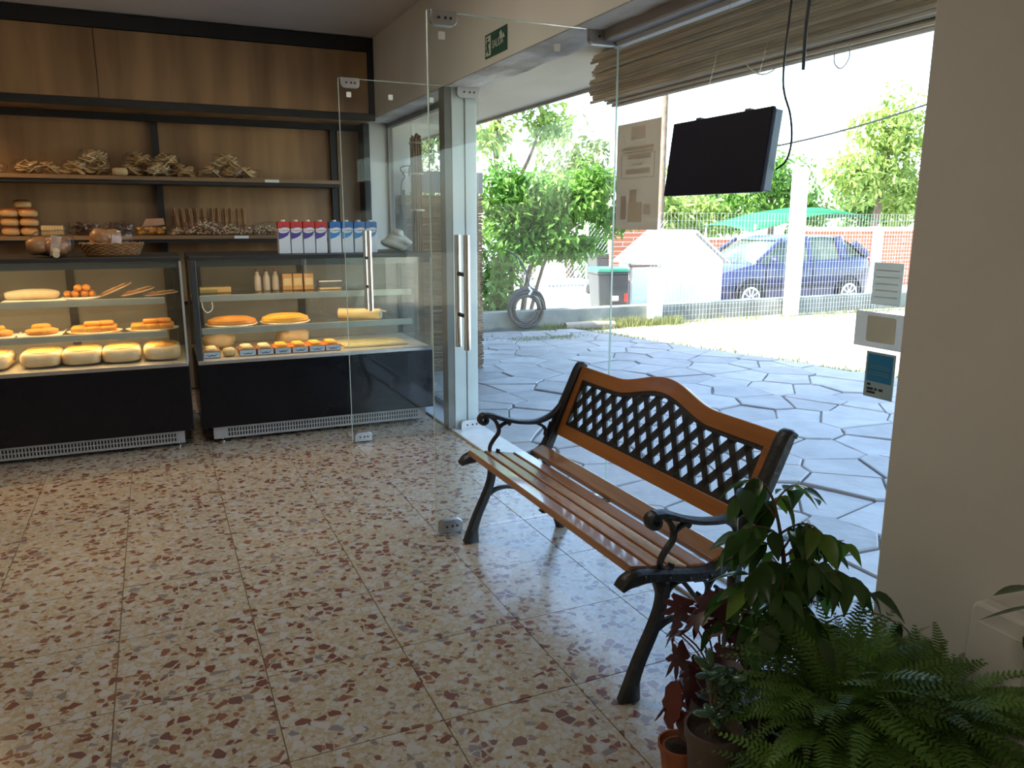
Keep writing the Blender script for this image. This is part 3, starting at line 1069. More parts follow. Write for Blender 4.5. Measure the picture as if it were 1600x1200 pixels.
# middle shelf -----------------------------------------------------------------
bun = None
for cx in (-.855, -.745):
    for r in range(3):
        if bun is None:
            bun = tag(obj('burger_bun', MB().blob((0, 0, .03), (.112, .11, .062), 16, 10, .72), M['bun'], smooth=True, auto=False), 'golden soft bun in the stacked pile on the lower bread shelf', 'bun', 'stacked buns')
            o = bun
        else:
            o = dup(bun)
        o.location = (cx, 6.24, 1.196 + r * .0605)
        o['label'] = 'golden soft bun, ' + ('bottom', 'middle', 'top')[r] + ' of its stack on the lower bread shelf'
for r in range(4):
    dup(bun, (-.79, 6.36, 1.196 + r * .0605), label='golden soft bun, ' + ('lowest', 'second', 'third', 'topmost')[r] + ' in the tall stack behind the others')
o = thing('sliced_bread', 'pack of pale sliced bread in clear wrap beside the stacked buns', 'bread', (-.61, 6.25, 1.196))
for k in range(8):
    s = obj('slice', MB().prism(rrect(-.045, .045, 0, .075, .012), -.006, .006, 'x') if False else MB().prism(rrect(-.05, .05, .001, .068, .014), -.0075, .0075, 'x'), M['crumb'], o)
    s.location = (-.06 + k * .0165, 0, 0)
obj('bag_film', film_blob(.165, .13, .082, 4), M['film'], o, smooth=True, auto=False)
for x, lb in ((-.42, 'dark chocolate biscuits in a glossy bag behind the bagged loaf'), (-.205, 'dark chocolate biscuits in a glossy bag behind the bread basket')):
    t = thing('biscuit_bag', lb, 'biscuit bag', (x, 6.26, 1.196))
    mb = MB()
    rg = random.Random(int(x * 100))
    for k in range(26):
        mb.blob((rg.uniform(-.07, .07), rg.uniform(-.05, .05), .015 + rg.random() * .065), (.05, .05, .022), 8, 5, rot=Matrix.Rotation(rg.uniform(-.8, .8), 3, 'X') @ Matrix.Rotation(rg.uniform(-.8, .8), 3, 'Y'))
    stuff(obj('biscuits', mb, M['choc'], t, smooth=True))
    obj('bag_film', film_blob(.19, .15, .1, 8), M['film'], t, smooth=True, auto=False)
t = thing('snack_bag', 'open clear bag of orange puffs and small biscuits beside the breadsticks', 'snack bag', (.0, 6.25, 1.196))
mb = MB()
rg = random.Random(77)
for k in range(40):
    mb.blob((rg.uniform(-.085, .085), rg.uniform(-.05, .05), .012 + rg.random() * .04), (.026, .026, .02), 6, 4)
stuff(obj('puffs', mb, pm('orange_puff', (.72, .33, .04), (.58, .24, .03), 9, .6), t, smooth=True))
obj('bag_film', film_blob(.2, .14, .075, 5), M['film'], t, smooth=True, auto=False)
obj('bag_card', MB().prism([(-.06, .06), (.09, .075), (.085, .12), (-.03, .115)], -.02, -.018, 'y'), pm('bag_card', (.42, .20, .12), (.5, .3, .2), 9, .5), t)
# breadsticks standing in packs
pk = thing('breadstick_pack', 'pack of brown breadsticks standing upright behind the small biscuits', 'breadsticks', group='upright breadstick packs')
for k in range(3):
    obj('breadstick', MB().tube([(-.011 + k * .011, .006 * (-1) ** k, 0.001), (-.013 + k * .012, .006 * (-1) ** k, .19 + .006 * math.sin(k * 2))], .0058, 6), M['stick'], pk, smooth=True)
for i in range(11):
    o = pk if i == 0 else dup(pk)
    o.location = (.195 + i * .046, 6.40, 1.2)
    o.rotation_euler = (0, (-.16 + .02 * i) if i < 5 else .02 * math.sin(i * 3), 0)
    o['label'] = ('pack of brown breadsticks leaning over towards the black post' if i < 5 else 'pack of brown breadsticks standing upright behind the small cookies')
def bits_bag(seed, w, h, label):
    rg = random.Random(seed)
    t = thing('cookie_bag', label, 'cookie bag', group='bags of small round cookies')
    mb = MB()
    mb.mi = 0
    for k in range(int(95 * w / .2 * (h / .07))):
        u, v = rg.uniform(-1, 1), rg.uniform(-1, 1)
        top = h * (1 - .75 * u * u) * (1 - .4 * v * v)
        mb.mi = rg.choice((0, 0, 1))
        mb.blob((u * w / 2 * .9, v * .055, .008 + rg.random() * max(.004, top - .014)), (.017, .017, .013), 6, 4)
    stuff(obj('cookies', mb, [M['white_bread'], M['crust']], t, smooth=True))
    obj('bag_film', film_blob(w, .14, h + .01, seed), M['film'], t, smooth=True, auto=False)
    return t
for i, (x, w, h) in enumerate(((.195, .16, .065), (.35, .24, .115), (.53, .17, .085), (.66, .16, .065), (.79, .2, .085))):
    bits_bag(20 + i, w, h, ('small clear bag of round cookies beside the orange snack bag', 'tallest heap of round cookies in a clear bag before the breadsticks', 'bag of round cookies leaning on the tallest cookie heap', 'low flat bag of round cookies between two fuller bags', 'wide bag of round cookies at the end, beside the milk cartons')[i]).location = (x, 6.24, 1.196)

# on top of the cases ------------------------------------------------------------
def lumpy_bag(name, label, cat, loc, w, d, h, seed, m):
    t = thing(name, label, cat, loc)
    mb = MB()
    rg = random.Random(seed)
    for k in range(5):
        mb.blob((rg.uniform(-.3, .3) * w, rg.uniform(-.25, .25) * d, h * .45 + rg.uniform(-.1, .12) * h), (w * .55, d * .6, h * .7), 12, 8, .8, .08, seed=seed + k)
    zmin = min(p[2] for p in mb.v)
    mb.xf(Matrix.Translation((0, 0, .003 - zmin)))
    obj('bread', mb, m, t, smooth=True, auto=False)
    f = MB().blob((0, 0, h * .53), (w * 1.04, d * 1.02, h * 1.06), 24, 14, .8, .07, seed=seed + 9)
    z0 = min(p[2] for p in f.v)
    f.xf(Matrix.Translation((0, 0, .001 - z0)))
    obj('bag_film', f, M['film'], t, smooth=True, auto=False)
    return t
M['bagged'] = pm('bagged_bread', (.40, .20, .085), (.24, .105, .045), 7, .4, bump=.5, bscale=16, lo=.3, hi=.7)
t = lumpy_bag('bagged_loaf', 'brown loaf in a tied clear bag hanging over the counter edge', 'bread', (-.50, 4.97, 1.1025), .21, .2, .135, 31, M['bagged'])
obj('bag_tail', MB().tube([(.02, -.07, .045), (.025, -.12, .024), (.03, -.16, .019)], [.03, .012, .018], 8), pm('bag_tail_film', (.50, .36, .22), (.62, .50, .36), 14, .3), t, smooth=True)
obj('bag_fold', MB().prism([(-.005, .01), (.03, .02), (.06, .11), (.01, .12)], -.101, -.098, 'y'), pm('bag_label', (.62, .52, .42), (.42, .30, .24), 16, .35), t)
# wicker basket
bk = thing('bread_basket', 'shallow woven wicker basket holding bagged bread on the counter', 'basket', (-.21, 5.02, 1.1025))
M['wicker'] = pm('wicker', (.30, .155, .06), (.20, .10, .04), 30, .6)
mb = MB()
for r in range(7):
    z = .012 + r * .0095
    R = .125 + r * .004
    ring = [(R * math.cos(2 * PI * k / 40) * 1.08, R * math.sin(2 * PI * k / 40) * .8 + 0, z + .0035 * (1 if (k + r) % 2 else -1)) for k in range(41)]
    mb.tube(ring, .0058, 5, cap=False)
stuff(obj('weave', mb, M['wicker'], bk, smooth=True))
obj('basket_floor', MB().lathe([(.12, 0.001), (.125, .006)], 24, sx=1.08, sy=.8), M['wicker'], bk)
t = lumpy_bag('bagged_rolls', 'bread rolls in a crinkled clear bag sitting in the wicker basket', 'bread', (-.21, 5.02, 1.112), .21, .16, .15, 47, M['bagged'])
obj('bag_print', MB().prism([(.0, .06), (.05, .055), (.055, .10), (.01, .11)], -.084, -.082, 'y'), pm('bag_print', (.66, .60, .62), (.5, .42, .4), 22, .35), t)

# milk cartons: four red, four blue
M['carton_white'] = pm('carton_white', (.78, .82, .88), (.74, .78, .85), 5, .4)
def carton(top, band, script, label, group):
    c = thing('milk_carton', label, 'carton', group=group)
    w, h = .034, .192
    obj('body', MB().box(-w, w, -w, w, 0, .15), M['carton_white'], c, bevel=.0015)
    obj('shoulder', MB().box(-w - .0003, w + .0003, -w - .0003, w + .0003, .15, h - .006).prism([(-w, h - .006), (w, h - .006), (w * .8, h), (-w * .8, h)], -w, w, 'y'), top, c)
    y = -w - .0012
    b = obj('print_band', MB().prism([(-w, .142), (w, .15), (w, .135), (w * .6, .108), (-.002, .095), (-w, .085)], y, -w, 'y'), band, c)
    ov = [(w * .97 * math.cos(2 * PI * k / 20), .139 + .0165 * math.sin(2 * PI * k / 20) + .004 * math.cos(2 * PI * k / 20)) for k in range(20)]
    obj('oval_badge', MB().prism(ov, y - .0006, y, 'y'), M['carton_white'], c)
    text_obj('lettering', 'Conaprole', .0135, script, Matrix.Translation((0, y - .0008, .1385)) @ Matrix.Rotation(PI / 2, 4, 'X') @ Matrix.Rotation(.06, 4, 'Z'), c, .0003, (.95, 1.2))
    obj('crest', MB().box(-.008, .008, -w - .0014, -w - .0003, .163, .172), pm('crest_blue', (.08, .10, .35), None, 5, .5), c)
    cp = obj('screw_cap', MB().lathe([(.013, h - .001), (.013, h + .008), (.012, h + .0095)], 14), M['white_paint'], c, smooth=True)
    return c
red = pm('carton_red', (.62, .045, .035), None, 6, .4)
purple = pm('carton_purple', (.10, .06, .30), None, 6, .4)
blue = pm('carton_blue', (.03, .16, .46), None, 6, .4)
blue2 = pm('carton_light_blue', (.04, .28, .62), None, 6, .4)
scr = pm('script_red', (.45, .05, .10), None, 6, .4)
scb = pm('script_navy', (.03, .05, .20), None, 6, .4)
c_r = carton(red, purple, scr, 'red-topped white milk carton in the row on the counter', 'red milk cartons')
c_b = carton(blue, blue2, scb, 'blue-topped white milk carton in the row on the counter', 'blue milk cartons')
for i in range(4):
    o = c_r if i == 0 else dup(c_r)
    o.location = (.735 + i * .0745, 5.02, 1.103)
    o['label'] = ('red-topped milk carton at the free end of the row', 'red-topped milk carton between two other red cartons', 'red-topped milk carton between two other red cartons', 'red-topped milk carton right next to the first blue carton')[i]
for i in range(4):
    o = c_b if i == 0 else dup(c_b)
    o.location = (1.047 + i * .0765, 5.02, 1.103)
    o['label'] = ('blue-topped milk carton right next to the last red carton', 'blue-topped milk carton between two other blue cartons', 'blue-topped milk carton between two other blue cartons', 'blue-topped milk carton at the window end of the row')[i]
# crumpled pale flower-like cloth at the end of the counter
o = obj('crumpled_cloth', MB().blob((0, 0, .05), (.2, .14, .1), 26, 14, 1, .16, seed=5).blob((.0, .0, .10), (.09, .08, .07), 16, 10, 1, .2, seed=8), pm('pale_cloth', (.55, .53, .46), (.46, .44, .37), 9, .9, bump=.5), smooth=True, auto=False)
mz = min(v.co.z for v in o.data.vertices)
o.location = (1.46, 5.06, 1.103 - mz)
tag(o, 'crumpled pale cloth lying at the window end of the counter', 'cloth')

# inside case 1 --------------------------------------------------------------------
def tray(name, label, cat, loc, w, d, m, rim=.01):
    t = thing(name, label, cat, loc)
    obj('plate', MB().lathe([(w * .38, .001), (w * .48, .004), (w * .5, rim + .004), (w * .485, rim + .004), (w * .37, .006)], 28, sx=1, sy=d / w), M['plate'], t, smooth=True)
    return t
Y1 = 5.06
z1, z2, z3 = .8635, .6695, .5015
t = thing('wrapped_loaf', 'long floury loaf in white paper on the top shelf of the pastry case', 'bread', (-.63, Y1, z1))
obj('loaf', MB().blob((0, 0, .032), (.27, .12, .06), 20, 10, .7, .04, seed=4), M['white_bread'], t, smooth=True, auto=False)
obj('paper_sheet', MB().prism([(-.145, .001), (.165, .001), (.15, .012), (.12, .006), (-.13, .006)], -.075, .075, 'y'), M['paper'], t)
t = tray('croquette_plate', 'plate of piled golden rolls on the top shelf of the pastry case', 'pastries', (-.395, Y1, z1), .2, .16, None)
for k, (x, y, z) in enumerate(((-.065, 0, .028), (-.025, -.02, .03), (.02, -.02, .03), (.055, 0, .028), (-.01, -.02, .062), (.03, -.015, .062))):
    obj('roll', MB().blob((x, y, z), (.045, .09, .04), 12, 8, .9), M['orange_cake'], t, smooth=True, auto=False)
for k, (x, rx, lb) in enumerate(((-.215, 24, 'pizza slice tray leaning up at the top shelf'), (-.10, 14, 'browned pizza on a tray between two other pizzas'), (.02, 5, 'pizza lying almost flat at the end of the top shelf'))):
    t = thing('pizza', lb, 'pizza', (x, Y1 + .02, z1))
    obj('plate', MB().lathe([(.085, .001), (.098, .006), (.095, .007)], 26, sy=.7), M['plate'], t, smooth=True)
    obj('pizza_base', MB().lathe([(.082, .007), (.086, .012), (.08, .018), (.02, .016)], 26, sy=.7), M['crust'], t, smooth=True)
    mb = MB()
    rg = random.Random(k)
    for q in range(22):
        a, r = rg.uniform(0, 6.28), .068 * math.sqrt(rg.random())
        mb.blob((r * math.cos(a), .7 * r * math.sin(a), .018), (.018, .014, .005), 6, 4)
    stuff(obj('topping', mb, M['white_bread'], t, smooth=True))
    a = math.radians(rx)
    t.rotation_euler = (0, -a, 0)
    t.location.z = z1 + .097 * math.sin(a)
for k, (x, w, lb) in enumerate(((-.83, .2, 'orange pastries on white paper next to the edge of the pastry case'), (-.61, .21, 'folded golden pastries on a white paper tray'))):
    t = thing('pastry_tray', lb, 'pastries', (x, Y1, z2))
    obj('paper_tray', MB().prism([(-w / 2 - .005, .012), (-w / 2, .001), (w / 2, .001), (w / 2 + .015, .018), (w / 2 - .003, .005), (-w / 2 + .003, .005)], -.085, .085, 'y'), M['paper'], t)
    for q, (px, py, pz, r) in enumerate(((-.03, -.02, .022, .3), (.035, .0, .024, -.4), (.0, .02, .045, .1), (.045, -.035, .022, .6), (-.015, -.05, .02, -.2))):
        obj('pastry', MB().blob((0, 0, 0), (.1, .05, .034), 12, 8, .8, .06, rot=Matrix.Rotation(r, 3, 'Z'), seed=q), M['orange_cake'], t, smooth=True, auto=False).location = (px, py, pz)
for k, (x, lb) in enumerate(((-.345, 'yellow cheese tart cut in squares beside the folded pastries'), (-.04, 'yellow cheese tart cut in squares at the end of the middle shelf'))):
    t = tray('cheese_tart', lb, 'tart', (x, Y1, z2), .29, .2, None, .006)
    for q in range(9):
        px, py = (q % 3 - 1) * .075, (q // 3 - 1) * .05
        lay = 0
        s = obj('square', MB().blob((px, py, .022), (.085, .058, .032), 12, 6, .4, .03, seed=q), M['yellow_crust'], t, smooth=True, auto=False)
    for q, (px, py) in enumerate(((-.01, -.01), (.06, .0))):
        obj('square', MB().blob((px, py, .05), (.085, .058, .03), 12, 6, .4, .03, seed=q + 20), M['orange_cake'], t, smooth=True, auto=False)
loaf = None
for k, x in enumerate((-.86, -.615, -.415, -.215, .0)):
    if loaf is None:
        t = loaf = thing('wrapped_bread', 'flat white loaf wrapped in clear film on the floor of the pastry case', 'bread', group='wrapped flat loaves in the case')
        obj('loaf', MB().blob((0, 0, .044), (.205, .32, .085), 20, 10, .5, .03, seed=2), M['white_bread'], t, smooth=True, auto=False)
        obj('crust_top', MB().blob((0, 0, .077), (.17, .26, .03), 16, 6, .6, .04, seed=3), M['yellow_cake'], t, smooth=True, auto=False)
        obj('wrap_film', MB().blob((0, 0, .0485), (.21, .325, .095), 20, 10, .5, .03, seed=6), M['film'], t, smooth=True, auto=False)
    else:
        t = dup(loaf)
    t.location = (x, 5.04, z3)

# inside case 2 --------------------------------------------------------------------
for x, m, lb, hh in ((.405, 'orange_cake', 'round orange-brown pie on a plate in the sweets case', .055), (.725, 'yellow_cake', 'round bright yellow pie on a plate in the sweets case', .06)):
    t = tray('round_pie', lb, 'pie', (x, 5.08, z2), .31, .26, None, .008)
    obj('pie', MB().lathe([(.135, .008), (.146, .018), (.14, hh * .62), (.10, hh * .9), (.04, hh), (.002, hh)], 32, sy=.83), M[m], t, smooth=True)
t = thing('paper_roll', 'roll of brown paper lying at the end of the middle shelf', 'paper roll', (1.20, 5.08, z2))
obj('paper', MB().tube([(-.12, .06, .035), (.12, -.07, .035)], .034, 20), pm('kraft_paper', (.62, .50, .28), (.54, .42, .22), 9, .6), t, smooth=True)
obj('core', MB().tube([(.118, -.069, .035), (.128, -.074, .035)], .03, 20), pm('roll_end', (.22, .25, .27), (.40, .43, .45), 30, .4), t, smooth=True)
obj('loose_flap', MB().prism([(.10, .06), (.165, .05), (.16, .044), (.1, .052)], -.07, .0, 'y'), pm('kraft_flap', (.64, .52, .30), None, 9, .6), t)
t = thing('wafer_box', 'pale yellow wafer pack on the top shelf of the sweets case', 'wafers', (.33, 5.2, z1))
obj('pack', MB().box(-.09, .09, -.05, .05, .001, .035), pm('wafer_pack', (.58, .42, .18), None, 9, .5), t, bevel=.003)
obj('pack_band', MB().box(-.091, .01, -.051, .051, .0005, .02), pm('wafer_band', (.24, .22, .10), None, 9, .5), t)
jb = None
for k, x in enumerate((.585, .64, .695)):
    if jb is None:
        jb = thing('drink_bottle', 'small clear-capped drink bottle on the top shelf of the sweets case', 'bottle', group='drink bottles in the sweets case')
        obj('bottle', MB().lathe([(.02, .001), (.022, .008), (.022, .085), (.012, .105), (.011, .12)], 14), pm('milk_drink', (.46, .42, .38), (.40, .35, .31), 5, .25), jb, smooth=True)
        obj('cap', MB().lathe([(.013, .12), (.013, .138)], 12), pm('cap_maroon', (.12, .05, .05), None, 5, .4), jb)
        o = jb
    else:
        o = dup(jb)
    o.location = (x, 5.2, z1)
cb = None
for k, x in enumerate((.765, .83, .90)):
    if cb is None:
        cb = thing('biscuit_box', 'upright tan biscuit box on the top shelf of the sweets case', 'box', group='tan biscuit boxes in the sweets case')
        obj('carton', MB().box(-.03, .03, -.03, .03, .001, .105), pm('tan_box', (.50, .30, .13), (.44, .25, .10), 9, .5), cb, bevel=.002)
        obj('box_label', MB().box(-.024, .024, -.0315, -.03, .03, .075), pm('tan_box_label', (.62, .50, .30), None, 9, .5), cb)
        o = cb
    else:
        o = dup(cb)
    o.location = (x, 5.2, z1)
t = thing('sandwich_box', 'flat clear sandwich box with a pale rim on the top shelf', 'box', (1.03, 5.18, z1))
obj('box_tray', MB().box(-.07, .07, -.05, .05, .001, .012), M['white_bread'], t, bevel=.002)
obj('box_lid', MB().box(-.072, .072, -.052, .052, .0125, .055), M['film'], t)
obj('box_rim', MB().box(-.073, .073, -.0535, -.0515, .05, .057), M['paper'], t)
# boxed sweets with light-blue fronts
sw = []
M['sweet_front'] = pm('sweet_front', (.46, .62, .80), (.42, .57, .75), 5, .4)
M['sweet_brown'] = pm('sweet_brown', (.20, .07, .03), (.30, .13, .06), 9, .5)
M['sweet_red'] = pm('sweet_red', (.62, .10, .02), (.72, .28, .04), 12, .5)
M['sweet_ink'] = pm('sweet_ink', (.03, .06, .12), None, 5, .5)
def sweet_box(top, label, group):
    t = thing('sweet_box', label, 'sweets', group=group)
    obj('box_side', MB().prism([(-.046, .001), (.046, .001), (.05, .04), (-.05, .04)], -.085, .085, 'y'), top, t)
    obj('box_front', MB().box(-.045, .045, -.0875, -.0855, .004, .036), M['sweet_front'], t)
    obj('swirl', MB().strip([(-.03, .022), (-.015, .014), (.0, .018), (.015, .014), (.03, .024)], [.002, .005, .006, .005, .002], .0012, -.0882, 20), M['sweet_ink'], t)
    for k in range(3):
        obj('sweet', MB().blob((0, -.055 + k * .055, .045), (.07, .045, .022), 10, 6, .7, seed=k), M['yellow_cake'] if 'red' in label else M['crumb'], t, smooth=True, auto=False)
    return t
sb = sweet_box(M['sweet_brown'], 'brown sweet box with light-blue front on the floor of the case', 'brown sweet boxes')
sr = sweet_box(M['sweet_red'], 'red-rimmed sweet box with light-blue front on the floor of the case', 'red sweet boxes')
for k, (src, x) in enumerate(((sb, .265), (sb, .468), (sb, .571), (sr, .674), (sr, .777), (sr, .88), (sr, .98))):
    o = src if k in (0, 3) else dup(src)
    o.location = (x, 4.965, z3)
o = tag(obj('sliced_roll', MB().blob((0, 0, .026), (.075, .09, .05), 14, 8, .7), M['crumb'], smooth=True, auto=False), 'pale sliced roll between two brown sweet boxes', 'bread roll')
o.location = (.365, 4.93, z3)
for x, lb, w in ((.33, 'brown paper bag mounded behind the brown sweet boxes', .2), (.79, 'brown paper bag mounded behind the red sweet boxes', .22)):
    o = tag(obj('paper_bag', MB().blob((0, 0, .05), (w, .16, .105), 20, 10, .9, .09, seed=int(x * 50)), pm('bag_kraft', (.46, .34, .20), (.38, .27, .15), 9, .7, bump=.3), smooth=True, auto=False), lb, 'paper bag')
    o.location = (x, 5.22, z3 + .006)
t = thing('slatted_tray', 'empty pale slatted tray on the floor of the sweets case', 'tray', (1.27, 5.08, z3))
for k in range(6):
    obj('slat', MB().box(-.21, .21, -.15 + k * .052, -.115 + k * .052, .006, .014), pm('tray_wood', (.62, .52, .26), (.54, .44, .20), 9, .5), t)
for x in (-.18, .18):
    obj('batten', MB().box(x - .012, x + .012, -.15, .145, .0005, .0055), M['white_bread'], t)
t = tag(obj('cord_loop', MB().tube(crom([(.235, 4.955, .83), (.24, 4.95, .79), (.262, 4.95, .765), (.29, 4.95, .785), (.292, 4.96, .825)], 24), .004, 6), M['white_paint'], smooth=True), 'white cord looped under the top shelf of the sweets case', 'cord')

# ================================================================== POTTED PLANTS BY THE WINDOW
M['leaf_dark'] = pm('leaf_dark', (.038, .095, .02), (.058, .14, .026), 5, .3, rrand=.4, transl=.35)
M['leaf_shine'] = pm('leaf_shine', (.035, .085, .02), (.05, .12, .03), 5, .18, rrand=.3, transl=.15)
M['leaf_lime'] = pm('leaf_lime', (.12, .23, .03), (.16, .28, .04), 5, .4, rrand=.3, transl=.35)
M['leaf_maroon'] = pm('leaf_maroon', (.045, .010, .012), (.07, .014, .016), 5, .38, rrand=.3, transl=.2)
M['leaf_red'] = pm('leaf_red', (.16, .028, .015), (.10, .02, .012), 6, .5, transl=.3)
M['jade'] = pm('jade_leaf', (.045, .10, .055), (.06, .13, .07), 5, .25, rrand=.2)
M['fern'] = pm('fern_leaf', (.085, .185, .03), (.125, .25, .042), 8, .5, rrand=.35, transl=.3)
M['fern_light'] = pm('fern_leaf_light', (.19, .34, .05), (.14, .28, .04), 8, .5, rrand=.3, transl=.35)
M['stem'] = pm('stem', (.09, .055, .03), (.13, .09, .05), 20, .7)
M['stem_red'] = pm('stem_red', (.16, .055, .04), (.22, .09, .06), 20, .6)
M['pot_black'] = pm('pot_black', (.014, .014, .015), (.02, .02, .021), 9, .45)
M['pot_clay'] = pm('pot_clay', (.36, .12, .05), (.28, .09, .04), 9, .8)
M['pot_brown'] = pm('pot_brown', (.08, .06, .045), (.12, .09, .07), 9, .7)
M['soil'] = pm('soil', (.03, .022, .016), (.05, .036, .026), 40, .95, bump=.8)

def pot(parent, r, h, mat):
    p = obj('pot', MB().lathe([(r * .72, 0), (r * .97, h * .88), (r * 1.06, h * .88), (r * 1.08, h), (r * .98, h), (r * .94, h * .9)], 24), mat, parent, smooth=True)
    obj('soil', MB().lathe([(r * .93, h * .87), (r * .5, h * .93), (.004, h * .94)], 18), M['soil'], p, smooth=True)
    return p

def leaf_mesh(L_, W, fold=.25, droop=.25, n=7, tip=1.6):
    """pointed blade along +X, folded along the midrib, drooping at the tip"""
    mb = MB()
    for i in range(n):
        t = i / (n - 1)
        w = W / 2 * (math.sin(PI * t ** .75) ** .9) * (1 - .25 * t ** tip) if 0 < i < n - 1 else .0004
        x, z = L_ * t, -droop * L_ * t * t
        mb.v += [(x, -w, z + fold * w), (x, 0, z), (x, w, z + fold * w)]
    for i in range(n - 1):
        a = i * 3
        for k in (0, 1):
            mb.f.append((a + k, a + k + 3, a + k + 4, a + k + 1)); mb.m.append(0)
    return mb

def place_leaf(proto, parent, loc, yaw, pit, roll, s):
    o = bpy.data.objects.new('leaf', proto)
    COL.objects.link(o)
    o.parent = parent
    o.location = loc
    o.rotation_mode = 'XYZ'
    o.rotation_euler = (roll, pit, yaw)
    o.scale = (s, s, s)
    return o

def proto_leaf(mb, mat):
    me = bpy.data.meshes.new('leaf')
    me.from_pydata(mb.v, [], mb.f)
    me.materials.append(mat)
    me.polygons.foreach_set('use_smooth', [True] * len(me.polygons))
    return me

# weeping fig --------------------------------------------------------------------
rg = random.Random(5)
fig = thing('weeping_fig', 'weeping fig with drooping pointed leaves in a black pot by the bench', 'potted plant', (1.27, 1.26, 0))
pot(fig, .10, .20, M['pot_black'])
lf = proto_leaf(leaf_mesh(.078, .04, .3, .35), M['leaf_dark'])
lfs = proto_leaf(leaf_mesh(.078, .04, .2, .2), M['leaf_shine'])
lfl = proto_leaf(leaf_mesh(.07, .034, .25, .35), M['leaf_lime'])
trunk = crom([(0, 0, .18), (.0, .01, .30), (-.015, .0, .42), (-.005, .01, .52), (-.03, .0, .60), (-.06, .0, .69), (-.09, .0, .735)], 24)
st = obj('trunk', MB().tube(trunk, [.009 - .007 * i / 23 for i in range(24)], 7), M['stem'], fig, smooth=True)
tips = [(.02, .02, .40, .6, .19), (.0, .0, .44, 2.6, .15), (-.01, .01, .50, .2, .22), (-.01, .0, .52, 3.3, .14), (0, .01, .47, -.6, .21), (-.02, .0, .57, .4, .17), (-.03, 0, .60, 2.9, .13), (-.06, 0, .68, .3, .14), (-.085, 0, .72, 3.1, .07), (0, .01, .36, 2.3, .15), (0, .01, .36, -.9, .16), (-.05, 0, .65, 1.8, .12), (-.01, 0, .53, -1.4, .14), (0, 0, .38, 3.6, .13), (-.02, 0, .55, -.2, .20), (.0, .01, .48, 1.3, .16), (-.01, 0, .45, 3.9, .13), (-.01, .01, .50, -2.2, .15), (0, 0, .42, -1.7, .15), (.0, 0, .50, -.9, .19), (-.03, 0, .61, -1.0, .12), (0, .01, .42, .1, .20), (-.02, 0, .55, 2.3, .12)]
for (x, y, z, a, ln) in tips:
    pts = []
    for k in range(7):
        t = k / 6
        pts.append((x + math.cos(a) * ln * t, y + math.sin(a) * ln * t * .8, z + .05 * math.sin(t * 2.2) - .05 * t * t))
    obj('twig', MB().tube(pts, [.003 - .002 * k / 6 for k in range(7)], 5), M['stem'], st, smooth=True)
    for k in range(1, 7):
        for s in ((1, -1) if k < 6 else (0,)):
            if rg.random() < .08:
                continue
            p = pts[k]
            yaw = a + s * rg.uniform(.6, 1.2) + rg.uniform(-.3, .3)
            place_leaf(rg.choice((lf, lf, lf, lfs, lfs, lfl)), fig, p, yaw, rg.uniform(.15, 1.15), rg.uniform(-.5, .5), rg.uniform(.75, 1.25))
# a long bare shoot with a drooping tip
sh = crom([(.02, -.02, .30), (.08, -.06, .40), (.15, -.10, .425), (.21, -.13, .40)], 14)
obj('twig', MB().tube(sh, .0016, 5), M['stem'], fig, smooth=True)
for a, pch in ((.3, 1.2), (-1.0, 1.0), (1.5, 1.3), (-.4, .5)):
    place_leaf(lf, fig, sh[-1], a, pch, 0, .7)
place_leaf(lfl, fig, sh[-2], 2.6, .6, .3, .45)

# begonia with maple-shaped maroon leaves ------------------------------------------
beg = thing('maple_begonia', 'begonia with star-shaped maroon leaves on thin red stalks', 'potted plant', (1.19, 1.37, 0))
pot(beg, .095, .19, M['pot_black'])
mb = MB()
star = []
for k in range(7):
    a = math.radians(-135 + k * 45)
    R = (.038, .045, .052, .058, .052, .045, .038)[k]
    star.append((R * math.cos(a), R * math.sin(a)))
    if k < 6:
        a2 = a + math.radians(15)
        star.append((.034 * math.cos(a2), .034 * math.sin(a2)))
        a2 = a + math.radians(24)
        star.append((.021 * math.cos(a2), .021 * math.sin(a2)))
        a2 = a + math.radians(32)
        star.append((.032 * math.cos(a2), .032 * math.sin(a2)))
mb.v = [(0, 0, 0)] + [(x, y, -.18 * math.hypot(x, y)) for x, y in star]
for k in range(len(star)):
    mb.f.append((0, 1 + k, 1 + (k + 1) % len(star))); mb.m.append(0)
bl = proto_leaf(mb, M['leaf_maroon'])
rg = random.Random(8)
spots = [(-.155, -.02, .305), (-.135, .0, .355), (-.10, -.03, .265), (-.14, -.05, .235), (-.075, .01, .375), (-.03, .0, .40), (.02, .02, .385), (.07, .03, .37), (.10, .0, .33), (.05, -.05, .31), (.0, -.06, .33), (-.05, -.06, .29), (.12, .04, .28), (.09, -.06, .27), (.02, .06, .35), (-.02, -.03, .355), (.13, .0, .40), (-.115, .05, .33), (.04, -.02, .42), (.02, -.08, .26), (-.09, .06, .38)]
for k, (x, y, z) in enumerate(spots):
    obj('stalk', MB().tube(crom([(x * .12, y * .12, .175), (x * .5, y * .5, z * .8), (x, y, z)], 9), .0024, 5), M['stem_red'], beg, smooth=True)
    place_leaf(bl, beg, (x, y, z), math.radians(225) + 1.1 * (x * 6) + rg.uniform(-.6, .6), rg.uniform(.55, 1.05), rg.uniform(-.4, .4), rg.uniform(.85, 1.25))
fb = MB()
for k in range(9):
    fb.blob((.07 + rg.uniform(-.04, .05), .0 + rg.uniform(-.05, .03), .29 + rg.uniform(-.03, .05)), (.014, .014, .012), 6, 4)
stuff(obj('blossom', fb, pm('blossom_red', (.45, .02, .06), None, 5, .5), beg, smooth=True))

